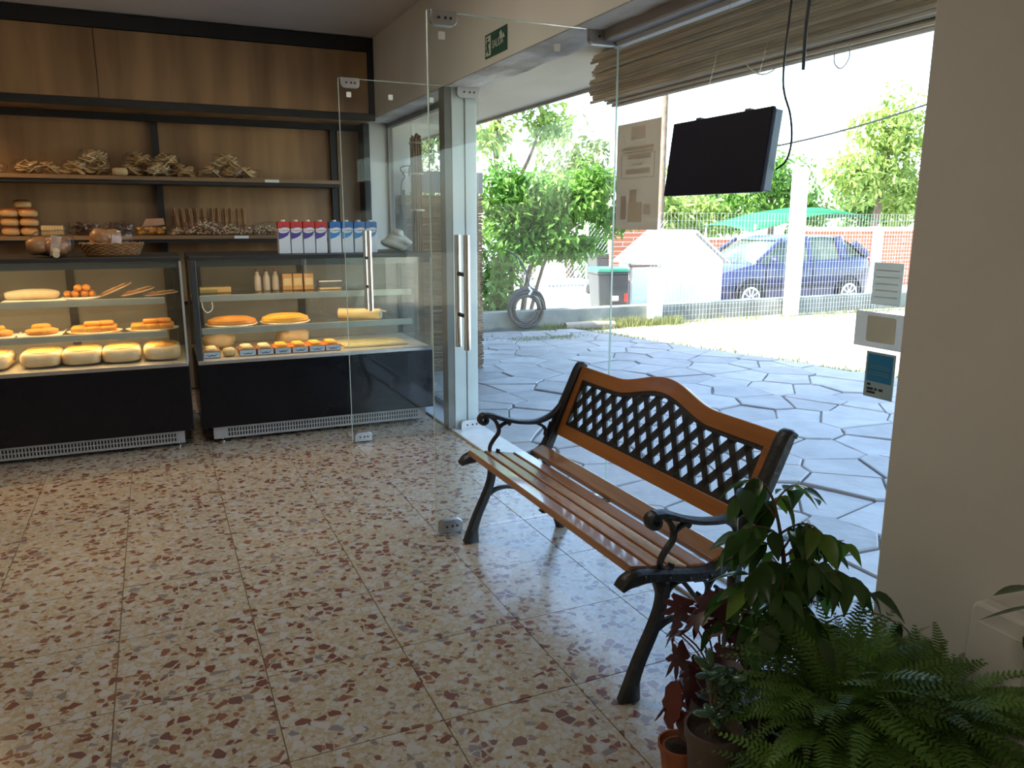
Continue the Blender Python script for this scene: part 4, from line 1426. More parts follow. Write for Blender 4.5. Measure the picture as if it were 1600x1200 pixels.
# jade plant with one big red leaf beside it -----------------------------------------
jp = thing('jade_plant', 'small jade plant with fleshy grey-green leaves in a brown pot', 'potted plant', (1.03, 1.2, 0))
pot(jp, .06, .22, M['pot_brown'])
jl = proto_leaf(MB().blob((.02, 0, 0), (.042, .021, .009), 10, 6), M['jade'])
rg = random.Random(3)
for k, (x, y, h) in enumerate(((0, 0, .33), (-.02, .0, .365), (.035, .0, .335), (.02, -.02, .29), (-.02, -.02, .275), (.045, .01, .295))):
    obj('stalk', MB().tube([(x * .2, y * .2, .2), (x, y, h)], .004, 6), M['stem'], jp, smooth=True)
    for q in range(7):
        place_leaf(jl, jp, (x, y, h - .008 * (q // 2)), q * 1.65 + k, rg.uniform(-.9, .1), rg.uniform(-.5, .5), rg.uniform(.8, 1.15))
cl = thing('red_coleus', 'broad ragged red-brown leaf plant in a clay pot beside the jade', 'potted plant', (1.03, 1.32, 0))
pot(cl, .045, .10, M['pot_clay'])
mb = MB()
out = [(0, 0), (.012, .022), (.03, .026), (.034, .033), (.055, .030), (.062, .035), (.085, .018), (.095, .02), (.105, 0), (.092, -.02), (.08, -.017), (.062, -.034), (.05, -.028), (.03, -.032), (.012, -.02)]
mb.v = [(.05, 0, .004)] + [(x, y, -.3 * x * x * 4) for x, y in out]
for k in range(len(out)):
    mb.f.append((0, 1 + k, 1 + (k + 1) % len(out))); mb.m.append(0)
rl = proto_leaf(mb, M['leaf_red'])
for a, h, p_, s in ((3.3, .265, 1.2, 1.1), (2.2, .21, .9, .8), (4.6, .19, .8, .8), (.6, .2, .7, .7)):
    obj('stalk', MB().tube([(0, 0, .09), (.0, 0, h - .02), (math.cos(a) * .012, math.sin(a) * .012, h)], .003, 5), M['stem_red'], cl, smooth=True)
    place_leaf(rl, cl, (math.cos(a) * .012, math.sin(a) * .012, h), a, p_, .2, s)

# ferns ---------------------------------------------------------------------------------
def frond_mesh(L_, n, wmax, arch, mat, seed):
    rg = random.Random(seed)
    mb = MB()
    P = []
    for i in range(n + 1):
        t = i / n
        P.append(Vector((L_ * (t - .12 * t * t), L_ * .05 * math.sin(3 * t + seed), L_ * (arch * t - (arch + .30) * t ** 2.2))))
    mb.tube(P, [.0016 * (1 - .7 * i / n) for i in range(n + 1)], 3, cap=False)
    for i in range(1, n):
        t = i / n
        d = (P[i + 1] - P[i - 1]).normalized()
        up = Vector((0, 0, 1))
        side = d.cross(up).normalized()
        w = wmax * math.sin(PI * (t * .88 + .1)) ** .7
        for s in (1, -1):
            dirv = (side * s + d * .35 + up * rg.uniform(-.25, .1)).normalized()
            pw = L_ / n * .62
            b = P[i]
            a1, a2, tp = b + d * pw * .5, b + dirv * w * .55 + d * pw * .75, b + dirv * w
            a3, a4 = b + dirv * w * .5 - d * pw * .45, b - d * pw * .5
            k = len(mb.v)
            mb.v += [tuple(a1), tuple(a2), tuple(tp), tuple(a3), tuple(a4)]
            mb.f.append((k, k + 1, k + 2, k + 3, k + 4)); mb.m.append(0)
    return proto_leaf(mb, mat)
fr = [frond_mesh(.34, 30, .034, .55, M['fern'], 1), frond_mesh(.30, 28, .032, .75, M['fern'], 2), frond_mesh(.36, 32, .03, .35, M['fern'], 3), frond_mesh(.32, 30, .032, .6, M['fern_light'], 4)]
def fern(label, loc, r, ph, n, seed, mat, scale=1.0, hi=1.0, wall=9.0, left=.0):
    f = thing('fern', label, 'potted plant', loc)
    pot(f, r, ph, mat)
    rg = random.Random(seed)
    for k in range(n):
        a = k * 2.39996 + rg.uniform(-.2, .2)
        q = (k + .5) / n
        o = bpy.data.objects.new('frond', rg.choice((fr[0], fr[0], fr[1], fr[1], fr[2], fr[3])))
        COL.objects.link(o)
        o.parent = f
        o.location = (.04 * math.cos(a), .04 * math.sin(a), ph * .92)
        o.rotation_mode = 'XYZ'
        o.rotation_euler = (rg.uniform(-.5, .5), -1.25 * hi * (1 - q) ** .8 + rg.uniform(-.15, .2), a)
        s = rg.uniform(.75, 1.1) * scale
        if math.cos(a) > 0:
            s = min(s, max(.3, (wall - loc[0]) / .36 / max(.35, math.cos(a))))
        else:
            s = min(s, max(.3, (loc[0] - left) / .36 / max(.35, -math.cos(a))))
        o.scale = (s, s, s)
    return f
fern('large bushy fern spilling over its pot in the corner', (1.24, 1.05, 0), .11, .26, 150, 1, M['pot_black'], .88, 1.0, 1.6, 1.0)
fern('second dense fern standing against the cream wall', (1.39, .96, 0), .11, .26, 130, 2, M['pot_brown'], .8, 1.0, 1.6)
fern('low fern in front of the large bushy fern', (1.12, .89, 0), .10, .14, 90, 3, M['pot_clay'], .8, .9, 1.6, .86)
fern('upright dark fern between the weeping fig and the wall', (1.40, 1.14, 0), .08, .28, 70, 4, M['pot_black'], .5, 1.2, 1.6)
# spider plant blades between the pots
sp = thing('spider_plant', 'spider plant with narrow pale striped blades between the pots', 'potted plant', (1.09, 1.13, 0))
pot(sp, .05, .15, M['pot_clay'])
M['blade'] = pm('blade', (.30, .36, .16), (.16, .24, .07), 30, .4, stretch=(1, 30, 1), transl=.3)
rg = random.Random(9)
for k in range(15):
    a = k * 2.4
    L_ = rg.uniform(.12, .2)
    mb = MB()
    n = 9
    hgt = rg.uniform(.4, 1.2)
    for i in range(n):
        t = i / (n - 1)
        x, z = L_ * t * .8, L_ * (hgt * t - .9 * hgt * t * t)
        w = .0055 * (1 - t) ** .5 + .0003
        mb.v += [(x, -w, z), (x, w, z)]
    for i in range(n - 1):
        mb.f.append((2 * i, 2 * i + 2, 2 * i + 3, 2 * i + 1)); mb.m.append(0)
    o = obj('blade', mb, M['blade'], sp, smooth=True)
    o.location = (0, 0, .14)
    o.rotation_euler = (0, 0, a)
o = obj('blade', MB().prism([(-.004, 0), (.004, 0), (.0025, .13), (0, .2), (-.0025, .13)], -.0006, .0006, 'y'), M['blade'], sp)
o.location = (.03, .03, .14)
# glossy-leaved plant at the right margin, and a white plastic stool behind the ferns
gp = thing('rubber_plant', 'plant with a few glossy leaves on a thin stem near the cable box', 'potted plant', (1.48, .78, 0))
pot(gp, .07, .2, M['pot_brown'])
obj('stem', MB().tube(crom([(0, 0, .18), (.0, .02, .35), (-.01, .05, .52), (-.02, .06, .62)], 14), .004, 6), M['stem'], gp, smooth=True)
gl = proto_leaf(leaf_mesh(.11, .04, .15, .05), M['leaf_shine'])
for x, y, z, a, p_ in ((-.02, .06, .625, 3.05, -.02), (-.015, .055, .585, 2.2, .5), (-.01, .05, .54, -2.6, .3), (-.01, .04, .50, .9, .3), (0, .03, .44, 4.4, .3)):
    place_leaf(gl, gp, (x, y, z), a, p_, .2, .9)
bx = thing('wall_box', 'white plastic cable box fixed on the cream wall above the ferns', 'cable box', (XW, .955, .2))
obj('box_body', MB().prism(rrect(-.075, .075, 0, .285, .02), -.045, -.0005, 'x'), M['plaster'], bx, bevel=.008)
obj('box_lid', MB().prism(rrect(-.055, .055, .02, .245, .006), -.049, -.0455, 'x'), M['plaster'], bx, bevel=.002)

# ================================================================== THINGS HUNG AT THE WINDOW
# black screen hung inside the near pane
tv = thing('flat_screen', 'black flat screen hung on wires inside the shop window', 'screen', (1.675, 2.105, 1.506))
obj('panel', MB().box(-.014, .0, -.243, .243, -.1225, .1225), pm('screen_black', (.013, .013, .028), None, 5, .6, spec=.15), tv, bevel=.003)
obj('back_shell', MB().box(0.0005, .03, -.24, .24, -.118, .118), pm('screen_side', (.10, .15, .20), None, 5, .35), tv, bevel=.003)
for y in (-.12, .12):
    obj('bracket', MB().box(-.004, .02, y - .012, y + .012, .119, .131), M['case_frame'], tv)
    obj('hanging_wire', MB().tube([(.005, y, .13), (.06, y, .53)], .0007, 5), M['steel'], tv)
tv.rotation_euler = (0, math.radians(7), 0)
o = tag(obj('power_cable', MB().tube(crom([(1.70, 1.83, 2.06), (1.70, 1.845, 1.9), (1.70, 1.855, 1.70), (1.705, 1.822, 1.60), (1.71, 1.815, 1.53), (1.71, 1.83, 1.475), (1.705, 1.865, 1.45)], 40), .0032, 6), M['black_frame'], smooth=True), 'thin black cable running down to the side of the flat screen', 'cable')
o = tag(obj('hanging_strap', MB().tube(crom([(1.72, 1.77, 2.06), (1.72, 1.785, 1.98), (1.72, 1.80, 1.85), (1.72, 1.80, 1.72)], 20), .005, 6), pm('strap', (.05, .05, .07), None, 5, .6), smooth=True), 'short dark strap hanging free beside the cable', 'strap')

# papers taped on the panes
ink = pm('faded_ink', (.68, .60, .505), (.65, .575, .48), 9, .8)
def sheet(name, label, y0, y1, z0, z1, mat, x=XG - .0068):
    t = thing(name, label, 'notice', (x, (y0 + y1) / 2, z0))
    obj('sheet', MB().box(-.0008, .0008, y0 - (y0 + y1) / 2, y1 - (y0 + y1) / 2, 0, z1 - z0), mat, t)
    return t
MARKS = []
def mark(t, u0, u1, v0, v1, mat, name='print_line'):
    MARKS.append(0)
    dx = .0009 + .00012 * (len(MARKS) % 9)
    return obj(name, MB().box(-.0008 - dx, -.0009, u0, u1, v0, v1), mat, t)
pz = sheet('tall_poster', 'tall tan poster with faded printing taped on the shop window', 2.604, 2.914, 1.266, 1.688, pm('poster_back', (.72, .64, .54), (.68, .60, .50), 4, .8, transl=.45))
mark(pz, -.05, .05, .355, .405, pm('poster_patch', (.76, .68, .58), None, 4, .8), 'print_block')
for k, (a, b, c, d) in enumerate(((-.11, .11, .315, .328), (-.11, .11, .303, .311), (-.09, .07, .278, .296), (-.03, .03, .255, .262), (-.09, .08, .222, .240))):
    mark(pz, a, b, c, d, ink)
for a, b, c, d in ((-.12, .12, .297, .2995), (-.12, .12, .205, .2075), (-.12, -.1175, .205, .2995), (.1175, .12, .205, .2995)):
    mark(pz, a, b, c, d, ink, 'print_rule')
mark(pz, .075, .115, .04, .135, pm('poster_mauve', (.66, .585, .51), None, 4, .8), 'print_block')
mark(pz, -.04, .06, .03, .11, pm('poster_cup', (.76, .68, .55), None, 4, .8), 'print_block')
mark(pz, -.10, -.055, .06, .10, pm('poster_cup2', (.75, .67, .56), None, 4, .8), 'print_block')
mark(pz, .0, .05, .11, .16, pm('poster_shade', (.68, .605, .51), None, 4, .8), 'print_block')
n1 = sheet('paper_notice', 'plain grey-white paper notice, topmost of three by the wall', 1.471, 1.565, 1.076, 1.19, pm('notice_paper', (.74, .75, .70), (.70, .71, .665), 6, .8, transl=.45))
for k in range(5):
    mark(n1, -.035, .035, .02 + k * .018, .023 + k * .018, pm('notice_ink%d' % k, (.64, .65, .60), None, 9, .8))
n2 = sheet('card_notice', 'wide grey notice with a faded olive picture, middle of three', 1.45, 1.611, .956, 1.054, pm('card_paper', (.72, .70, .67), (.68, .66, .63), 6, .8, transl=.45))
obj('picture', MB().prism(rrect(-.055, .04, .016, .088, .008), -.0012, -.0008, 'x'), pm('card_picture', (.58, .59, .48), (.68, .66, .50), 7, .8), n2)
n3 = sheet('blue_notice', 'small notice with a blue panel above black lettering, lowest of three', 1.466, 1.562, .817, .945, pm('blue_card', (.40, .45, .42), None, 6, .8, transl=.35))
mark(n3, -.041, .041, .045, .122, pm('blue_panel', (.012, .19, .38), (.015, .21, .41), 6, .6), 'print_panel')
for k, (a, b, z) in enumerate(((-.034, .034, .088), (-.034, .034, .082), (-.034, .034, .070), (-.034, .034, .064))):
    o = mark(n3, a, b, z, z + .003, pm('blue_line%d' % k, (.10, .28, .38), None, 6, .6))
    o.location.x = -.0013
RW = Matrix(((0, 0, -1, 0), (-1, 0, 0, 0), (0, 1, 0, 0), (0, 0, 0, 1)))     # text facing -X, reading towards -Y
for words, z in (((.036, .026), .036), ((.036, .016, .011, .003, -.003, -.016), .024), ((.036, .008), .014)):
    for k in range(0, len(words), 2):
        mark(n3, words[k + 1], words[k], z - .003, z + .0035, M['black_frame'], 'print_word').location.x = -.0008

# exit sign on the wall over the door
es = thing('exit_sign', 'green SALIDA exit sign with a running figure on the wall', 'sign', (XW, 3.78, 2.105))
obj('sign_plate', MB().box(-.004, -.0005, -.1365, .1365, 0, .113), pm('sign_green', (.008, .075, .045), (.010, .085, .05), 6, .4), es)
sgw = pm('sign_white', (.62, .66, .60), None, 6, .5)
text_obj('lettering', 'SALIDA', .052, sgw, Matrix.Translation((-.0046, -.028, .052)) @ RW, es, .0004, (.80, 1))
obj('pictogram_panel', MB().box(-.0046, -.004, .062, .125, .010, .103), sgw, es)
pg = pm('pictogram_green', (.010, .07, .045), None, 6, .4)
fg = obj('running_figure', MB().tube([(-.0052, .095, .088), (-.0052, .0951, .0881)], .0075, 10).tube([(-.0052, .094, .078), (-.0052, .098, .052)], .006, 6).tube([(-.0052, .098, .054), (-.0052, .086, .036), (-.0052, .088, .018)], .0045, 6).tube([(-.0052, .098, .054), (-.0052, .108, .036), (-.0052, .119, .032)], .0045, 6).tube([(-.0052, .095, .074), (-.0052, .080, .066), (-.0052, .074, .074)], .0035, 6).tube([(-.0052, .095, .074), (-.0052, .108, .068), (-.0052, .112, .056)], .0035, 6), pg, es)
stuff(fg)
ar = MB()
ar.prism([(-.115, .062), (-.09, .062), (-.09, .082), (-.10, .082)], -.0052, -.0046, 'x')
obj('peeled_patch', ar, sgw, es)
obj('peeled_patch', MB().prism([(-.085, .066), (-.055, .062), (-.05, .094), (-.07, .10), (-.078, .088)], -.0052, -.0046, 'x'), sgw, es)

# ================================================================== UNDER THE EAVE
M['reed'] = pm('reed', (.70, .58, .44), (.54, .43, .31), 6, .75, stretch=(3, .6, 3), rrand=.28, rand=20)
bl_ = thing('reed_blind', 'rolled-up reed blind slung under the eave outside the window', 'blind', (2.2, 2.3, 1.86))
rg = random.Random(21)
reed_me = None
cells = []
for k in range(150):
    # spiral roll, squashed a little
    a = k * .235 + .2 * rg.random()
    rad = .035 + .0006 * k
    cells.append((rad * math.cos(a) * .9, rad * math.sin(a) * 1.02))
for k in range(18):
    cells.append((-.118 + rg.uniform(-.006, .006), -.10 + k * .0125))
for (x, z) in cells:
    L_ = 1.34
    if reed_me is None:
        o = obj('reed', MB().tube([(0, -L_, 0), (0, -.4, .002), (0, .5, -.002), (0, L_, 0)], [.0082, .0088, .0085, .0078], 6), M['reed'], bl_, smooth=True)
        reed_me = o.data
    else:
        o = bpy.data.objects.new('reed', reed_me)
        COL.objects.link(o)
        o.parent = bl_
    o.location = (x, rg.uniform(-.05, .012), .128 + z)
    o.scale = (1, rg.uniform(.97, 1.0), 1)
    o.rotation_euler = (rg.uniform(-.003, .003), rg.uniform(0, 6), rg.uniform(-.004, .004))
obj('batten', MB().tube([(-.09, -1.4, .238), (-.09, 1.18, .238)], .02, 10), pm('batten_wood', (.36, .22, .15), (.30, .18, .12), 6, .7), bl_, smooth=True)
for y in (.22, -.7):
    ring = [(.122 * math.cos(2 * PI * k / 24) * .95 - .004, y, .128 + .132 * math.sin(2 * PI * k / 24)) for k in range(25)]
    obj('cord', MB().tube(ring, .003, 5, cap=False), pm('blind_cord', (.52, .44, .34), None, 9, .8), bl_, smooth=True)
obj('cord', MB().tube(crom([(-.10, -.24, .0), (-.1, -.24, -.045), (-.1, -.27, -.07), (-.1, -.30, -.045), (-.1, -.30, .0)], 20), .002, 5), pm('thin_cord', (.42, .40, .38), None, 9, .8), bl_, smooth=True)

# reed screen and white pier beyond the far pane
struct(obj('wall_outer', MB().box(1.86, 2.10, 6.72, 6.9, -.1, 2.12), M['white_paint']))
rs = thing('reed_screen', 'brown reed screen standing outside the far pane', 'screen', (2.3, 6.66, -.06))
M['reed_brown'] = pm('reed_brown', (.14, .08, .035), (.26, .165, .085), 5, .7, stretch=(.5, 4, 4), rrand=.35, rand=20)
sm = None
for k in range(125):
    if sm is None:
        o = obj('reed', MB().tube([(-.36, 0, 0), (0, 0, .001), (.42, 0, 0)], .0068, 5), M['reed_brown'], rs, smooth=True)
        sm = o.data
    else:
        o = bpy.data.objects.new('reed', sm)
        COL.objects.link(o)
        o.parent = rs
    o.location = (rg.uniform(-.01, .01), rg.uniform(-.008, .008), .01 + k * .0126)
    o.rotation_euler = (0, rg.uniform(-.008, .008), 0)
for x in (-.3, .05, .38):
    obj('stake', MB().tube([(x, .022, 0), (x, .022, 1.62)], .013, 6), M['stem'], rs, smooth=True)
obj('top_board', MB().box(-.17, .42, -.02, .0, 1.60, 1.78), pm('board_grey', (.22, .20, .20), None, 5, .7), rs)
col = thing('reed_bundle', 'tall bundle of dry reeds tied round a post outside the far pane', 'reed bundle', (2.09, 6.58, -.06))
for k in range(34):
    a = k * 2.4
    r = .045 * math.sqrt((k + .5) / 34)
    obj('reed', MB().tube([(r * math.cos(a), r * math.sin(a), 0), (r * math.cos(a) * .9, r * math.sin(a), 1.2), (r * math.cos(a), r * math.sin(a) * 1.1, 2.08 - .06 * rg.random())], .009, 5), M['reed_brown'], col, smooth=True)
for z in (1.45, 1.75, 2.0):
    obj('tie', MB().tube([(.056 * math.cos(2 * PI * k / 16), .056 * math.sin(2 * PI * k / 16), z) for k in range(17)], .008, 5, cap=False), M['reed'], col, smooth=True)
dl = proto_leaf(leaf_mesh(.13, .03, .2, .4), pm('dry_leaf', (.05, .045, .025), (.08, .06, .03), 6, .7))
for k in range(13):
    place_leaf(dl, col, (-.05 + .02 * math.sin(k), -.055, 1.42 + k * .034), 3.6 + .5 * math.sin(k * 2.3), .4 + .5 * math.sin(k * 1.1), .3, rg.uniform(.7, 1.1))
bt = thing('hanging_bottle', 'dark bottle hung by a bent wire outside the far pane', 'bottle', (1.925, 6.5, 1.17))
obj('bottle', MB().lathe([(.034, .0), (.038, .01), (.038, .15), (.033, .175), (.014, .205), (.013, .25), (.016, .252), (.016, .265)], 18), pm('dark_glass', (.012, .013, .01), None, 5, .5, spec=.2), bt, smooth=True)
obj('wire', MB().tube(crom([(0, 0, .262), (.004, 0, .36), (.01, 0, .45), (.035, 0, .49), (.02, 0, .52), (0, 0, .555), (.03, 0, .575), (.10, 0, .58)], 40), .006, 6), M['black_frame'], bt, smooth=True)

# ================================================================== GARDEN
M['hose'] = pm('hose_black', (.03, .032, .038), (.045, .047, .055), 20, .4)
hc = thing('hose_coil', 'black garden hose wound in a coil against the low wall', 'hose', (4.28, 9.03, -.085))
rg = random.Random(2)
pts = []
for k in range(16 * 24 + 1):
    a = 2 * PI * k / 24
    turn = k / 24
    R = .26 - .028 * (turn % 4) + .010 * math.sin(turn * 1.7)
    pts.append((R * math.cos(a) + .012 * math.sin(turn * 3.1), -.02 + .016 * (turn % 3) - .02 + .008 * math.sin(5 * a + turn), .29 + R * .98 * math.sin(a) + .01 * math.cos(turn * 2.3)))
obj('coil', MB().tube(pts, .0145, 6), M['hose'], hc, smooth=True)
obj('loose_end', MB().tube(crom([(.05, -.02, .53), (.03, .05, .75), (-.06, .08, .92), (-.2, .1, 1.02)], 20), .012, 6), M['hose'], hc, smooth=True)
obj('tie', MB().tube([(.02, -.06, .47), (.05, -.075, .52), (.03, -.02, .56)], .016, 6), M['white_paint'], hc, smooth=True)
lg = thing('wooden_log', 'weathered grey log lying in the grass before the low wall', 'log', (5.1, 8.82, -.085))
obj('log', MB().tube([(-.34, .02, .055), (0, 0, .056), (.36, -.03, .052)], [.055, .057, .05], 14), pm('log_bark', (.36, .31, .25), (.22, .19, .15), 6, .9, stretch=(.3, 4, 4), bump=.6), lg, smooth=True)
obj('log_end', MB().tube([(-.343, .02, .055), (-.339, .02, .055)], .049, 14), pm('log_end_wood', (.16, .12, .09), None, 9, .9), lg)
M['grass'] = pm('grass', (.17, .20, .07), (.27, .28, .12), 3, .8, transl=.35)
mb = MB()
rg = random.Random(4)
def blade(x, y, z, h):
    a = rg.uniform(0, 6.28)
    w = rg.uniform(.004, .008)
    dx, dy = math.cos(a), math.sin(a)
    b = len(mb.v)
    lx, ly = rg.uniform(-.5, .5) * h, rg.uniform(-.5, .5) * h
    mb.v += [(x - dx * w, y - dy * w, z), (x + dx * w, y + dy * w, z), (x + lx, y + ly, z + h)]
    mb.f.append((b, b + 1, b + 2)); mb.m.append(0)
for k in range(7000):
    q = rg.random()
    if q < .40:
        x, y, h = rg.uniform(4.45, 6.6), 8.99 - abs(rg.gauss(0, .10)), rg.uniform(.04, .13)
        if x > 5.3:
            h *= 1.2
    elif q < .62:
        x, y, h = rg.uniform(4.3, 5.6), rg.gauss(8.82, .05), rg.uniform(.02, .06)
    elif q < .8:
        y = rg.uniform(1, 8.6)
        x, h = patio_edge(y) + .02 + abs(rg.gauss(0, .14)), rg.uniform(.02, .08)
    elif q < .9:
        x, y, h = rg.gauss(4.1, .3), rg.gauss(8.15, .09), rg.uniform(.01, .045)
    else:
        x, y, h = rg.uniform(6.5, 13), 8.98 - abs(rg.gauss(0, .2)), rg.uniform(.03, .1)
    blade(x, y, -.085 if not (x < patio_edge(y) and y < 8.75) else -.06, h)
o = obj('grass', mb, M['grass'])
o['label'] = 'grass growing along the low wall and the edge of the paving'
o['category'] = 'grass'
o['kind'] = 'stuff'

# trees and shrubs -----------------------------------------------------------------
def leafmat(name, c1, c2):
    return pm(name, c1, c2, 1.2, .5, transl=.4, lo=.35, hi=.65)
LM = [leafmat('foliage_green', (.10, .25, .035), (.19, .36, .06)), leafmat('foliage_lime', (.24, .36, .07), (.34, .46, .13)), leafmat('foliage_grey', (.19, .27, .10), (.29, .35, .17)), leafmat('foliage_deep', (.055, .15, .03), (.10, .21, .05))]
BARK = pm('bark', (.20, .15, .11), (.14, .10, .075), 9, .9, bump=.5)
def tree(name, label, base, trunks, blobs, leaf, mat, seed, cat='tree', group=None, sc=1.0):
    t = thing(name, label, cat, base, group=group)
    t.scale = (sc, sc, sc)
    rg = random.Random(seed)
    for tr, r in trunks:
        obj('trunk', MB().tube(crom(tr, 12), [r * (1 - .6 * k / 11) for k in range(12)], 7), BARK, t, smooth=True)
    mb = MB()
    for c, d, n in blobs:
        for k in range(n):
            v = Vector((rg.gauss(0, 1), rg.gauss(0, 1), rg.gauss(0, 1))).normalized() * (rg.random() ** .38)
            w = .8 + .35 * math.sin(5 * v.x + seed) * math.sin(4 * v.z + 1.3 * seed)
            p = Vector((c[0] + v.x * d[0] * w / 2, c[1] + v.y * d[1] * w / 2, c[2] + v.z * d[2] * w / 2))
            q = Matrix.Rotation(rg.uniform(0, 6.28), 3, 'Z') @ Matrix.Rotation(rg.gauss(.5, .5), 3, 'Y') @ Matrix.Rotation(rg.gauss(0, .5), 3, 'X')
            L_ = leaf * rg.uniform(.7, 1.3)
            b = len(mb.v)
            for lx, ly, lz in ((0, 0, 0), (L_ * .5, L_ * .2, L_ * .04), (L_, 0, -L_ * .1), (L_ * .5, -L_ * .2, L_ * .04)):
                mb.v.append(tuple(p + q @ Vector((lx, ly, lz))))
            mb.f.append((b, b + 1, b + 2, b + 3)); mb.m.append(0)
    stuff(obj('foliage', mb, mat, t))
    return t
tree('garden_shrub', 'broad green shrub leaning over the low wall above the hose', (4.55, 9.75, -.38),
     [([(0, 0, 0), (.05, .0, .6), (.25, .1, 1.2), (.7, .2, 1.7)], .05), ([(-.1, 0, 0), (-.15, 0, .8), (0, .1, 1.6), (.2, .1, 2.0)], .05), ([(.1, 0, .3), (.5, .1, 1.3), (1.1, .1, 1.75)], .03)],
     [((-.05, .2, 2.0), (1.3, 1.0, 1.2), 2200), ((.6, .2, 1.9), (1.5, 1.0, 1.0), 2200), ((1.15, .1, 2.2), (1.1, .8, .7), 1000), ((.3, .1, 1.4), (1.6, .9, .7), 1500), ((-.35, 0, 1.0), (.8, .7, 1.3), 900), ((-.4, -.15, .55), (.6, .5, .7), 600), ((1.55, .1, 1.75), (.9, .7, .6), 600), ((.9, .1, 1.35), (.9, .7, .5), 500)], .13, LM[0], 3, 'shrub')
tree('street_tree', 'tall thin-leaved tree behind the broad green shrub', (10.2, 23.5, -.38),
     [([(0, 0, 0), (.1, 0, 1.6), (-.1, 0, 3.0), (.2, 0, 4.4)], .11), ([(.1, 0, 1.6), (.8, 0, 2.8), (1.2, 0, 3.9)], .06)],
     [((.3, 0, 4.3), (2.6, 2, 1.3), 700), ((-.3, 0, 3.3), (1.8, 1.6, 1.2), 450), ((1.3, 0, 3.6), (1.6, 1.5, 1.5), 450)], .24, LM[1], 4, sc=1.32)
tree('street_tree', 'rounded pale green tree behind the chain-link fence', (11.6, 21.3, -.38),
     [([(0, 0, 0), (.0, 0, 1.2), (.1, 0, 2.4)], .12)],
     [((.2, 0, 2.7), (2.4, 2, 2.6), 1500), ((-.9, 0, 2.0), (1.8, 1.5, 1.8), 800), ((1.2, 0, 1.9), (1.8, 1.5, 2.0), 700)], .22, LM[2], 5, sc=1.17)
for k, (x, lb) in enumerate(((6.7, 'dense hedge bush beside the gate post'), (8.7, 'dense hedge bush before the far dark bin'), (10.6, 'dense hedge bush behind the far dark bin'))):
    tree('hedge_bush', lb + ' across the street', (x, 18.6 if k < 2 else 17.9, -.38), [([(0, 0, 0), (.05, 0, .5), (0, 0, 1.0)], .06)],
         [((0, 0, .9), (1.7, 1.2, 1.7), 1000), ((.2, 0, 1.5), (1.3, 1, 1.0), 500)], .18, LM[3] if k == 2 else LM[2], 20 + k, 'shrub')
tree('street_tree', 'feathery tree over the white gabled hut', (13.4, 19.5, -.38),
     [([(0, 0, 0), (.1, 0, 1.5), (.0, 0, 3)], .12)], [((0, 0, 2.0), (2.6, 2, 2.2), 1300), ((-1.2, 0, 1.5), (1.8, 1.5, 1.7), 700), ((1.6, 0, 1.9), (2.4, 1.6, 2.0), 900)], .24, LM[1], 6)
tree('street_tree', 'leafy tree rising behind the green canopy', (18.6, 20.5, -.38),
     [([(0, 0, 0), (.1, 0, 1.5), (.0, 0, 3.2)], .14)], [((0, 0, 2.9), (3.4, 2.4, 2.8), 2000), ((-1.8, 0, 2.1), (2.4, 2, 2.2), 900), ((1.6, 0, 2.0), (2.4, 2, 2.6), 900)], .26, LM[0], 7)
tree('street_tree', 'tallest leafy tree beyond the brick wall', (27.5, 24.1, -.38),
     [([(0, 0, 0), (.1, 0, 1.8), (.4, 0, 4)], .16)], [((.6, 0, 4.4), (3.6, 2.4, 3.0), 2000), ((-1.0, 0, 3.0), (3.0, 2, 2.4), 1200), ((1.4, 0, 2.4), (3.6, 2, 2.6), 1400)], .28, LM[1], 8, sc=1.2)
tree('street_tree', 'sparse tree with light between its leaves near the utility pole', (19.0, 24.6, -.38),
     [([(0, 0, 0), (.1, 0, 1.5), (.2, 0, 2.8)], .12)], [((.2, 0, 2.4), (2.6, 2, 1.8), 900), ((-.6, 0, 1.5), (2.2, 1.6, 1.4), 700)], .24, LM[2], 9, sc=1.22)

tree('street_tree', 'slender tree seen through the far pane above the reed screen', (7.0, 21.5, -.38),
     [([(0, 0, 0), (.1, 0, 1.6), (-.1, 0, 3.4)], .1)], [((0, 0, 3.4), (2.2, 2, 2.6), 900), ((.2, 0, 2.2), (1.8, 1.6, 1.6), 500)], .22, LM[2], 14, sc=1.1)
# street: posts, fences, bins, hut, walls ------------------------------------------------
def fpost(x, y, z1, w, label, z0=-.38):
    t = thing('fence_post', label, 'post', (x, y, z0))
    obj('shaft', MB().box(-w / 2, w / 2, -w / 2, w / 2, 0, z1 - z0), M['white_paint'], t, bevel=.01)
    obj('cap', MB().prism([(-w / 2, z1 - z0), (w / 2, z1 - z0), (w / 4, z1 - z0 + .03), (-w / 4, z1 - z0 + .03)], -w / 2, w / 2, 'y'), M['white_paint'], t)
    return t
fpost(6.27, 9.04, .52, .16, 'short white post on the low wall before the gabled hut', -.085)
fpost(8.70, 9.00, 2.05, .17, 'tall white concrete post in front of the dark blue car', -.085)
fpost(12.6, 9.02, 2.05, .17, 'white concrete post at the far end of the wire fence', -.085)
fpost(8.5, 17.0, 1.1, .22, 'white gate post across the street by the hedge')
fpost(10.45, 16.85, 3.4, .28, 'tall pale square pillar behind the green-lidded bin')
wf = thing('wire_fence', 'welded wire mesh fence standing along the low garden wall', 'fence', (9.4, 9.22, .16))
M['wire'] = pm('wire', (.62, .63, .62), None, 9, .5, metal=.4)
mb = MB()
x = -3.1
while x < 3.2:
    mb.box(x - .0012, x + .0012, -.0012, .0012, 0, 1.26)
    x += .062
for k in range(13):
    mb.box(-3.12, 3.2, -.0036, -.0013, .01 + k * .104, .0124 + k * .104)
stuff(obj('wire_mesh', mb, M['wire'], wf))
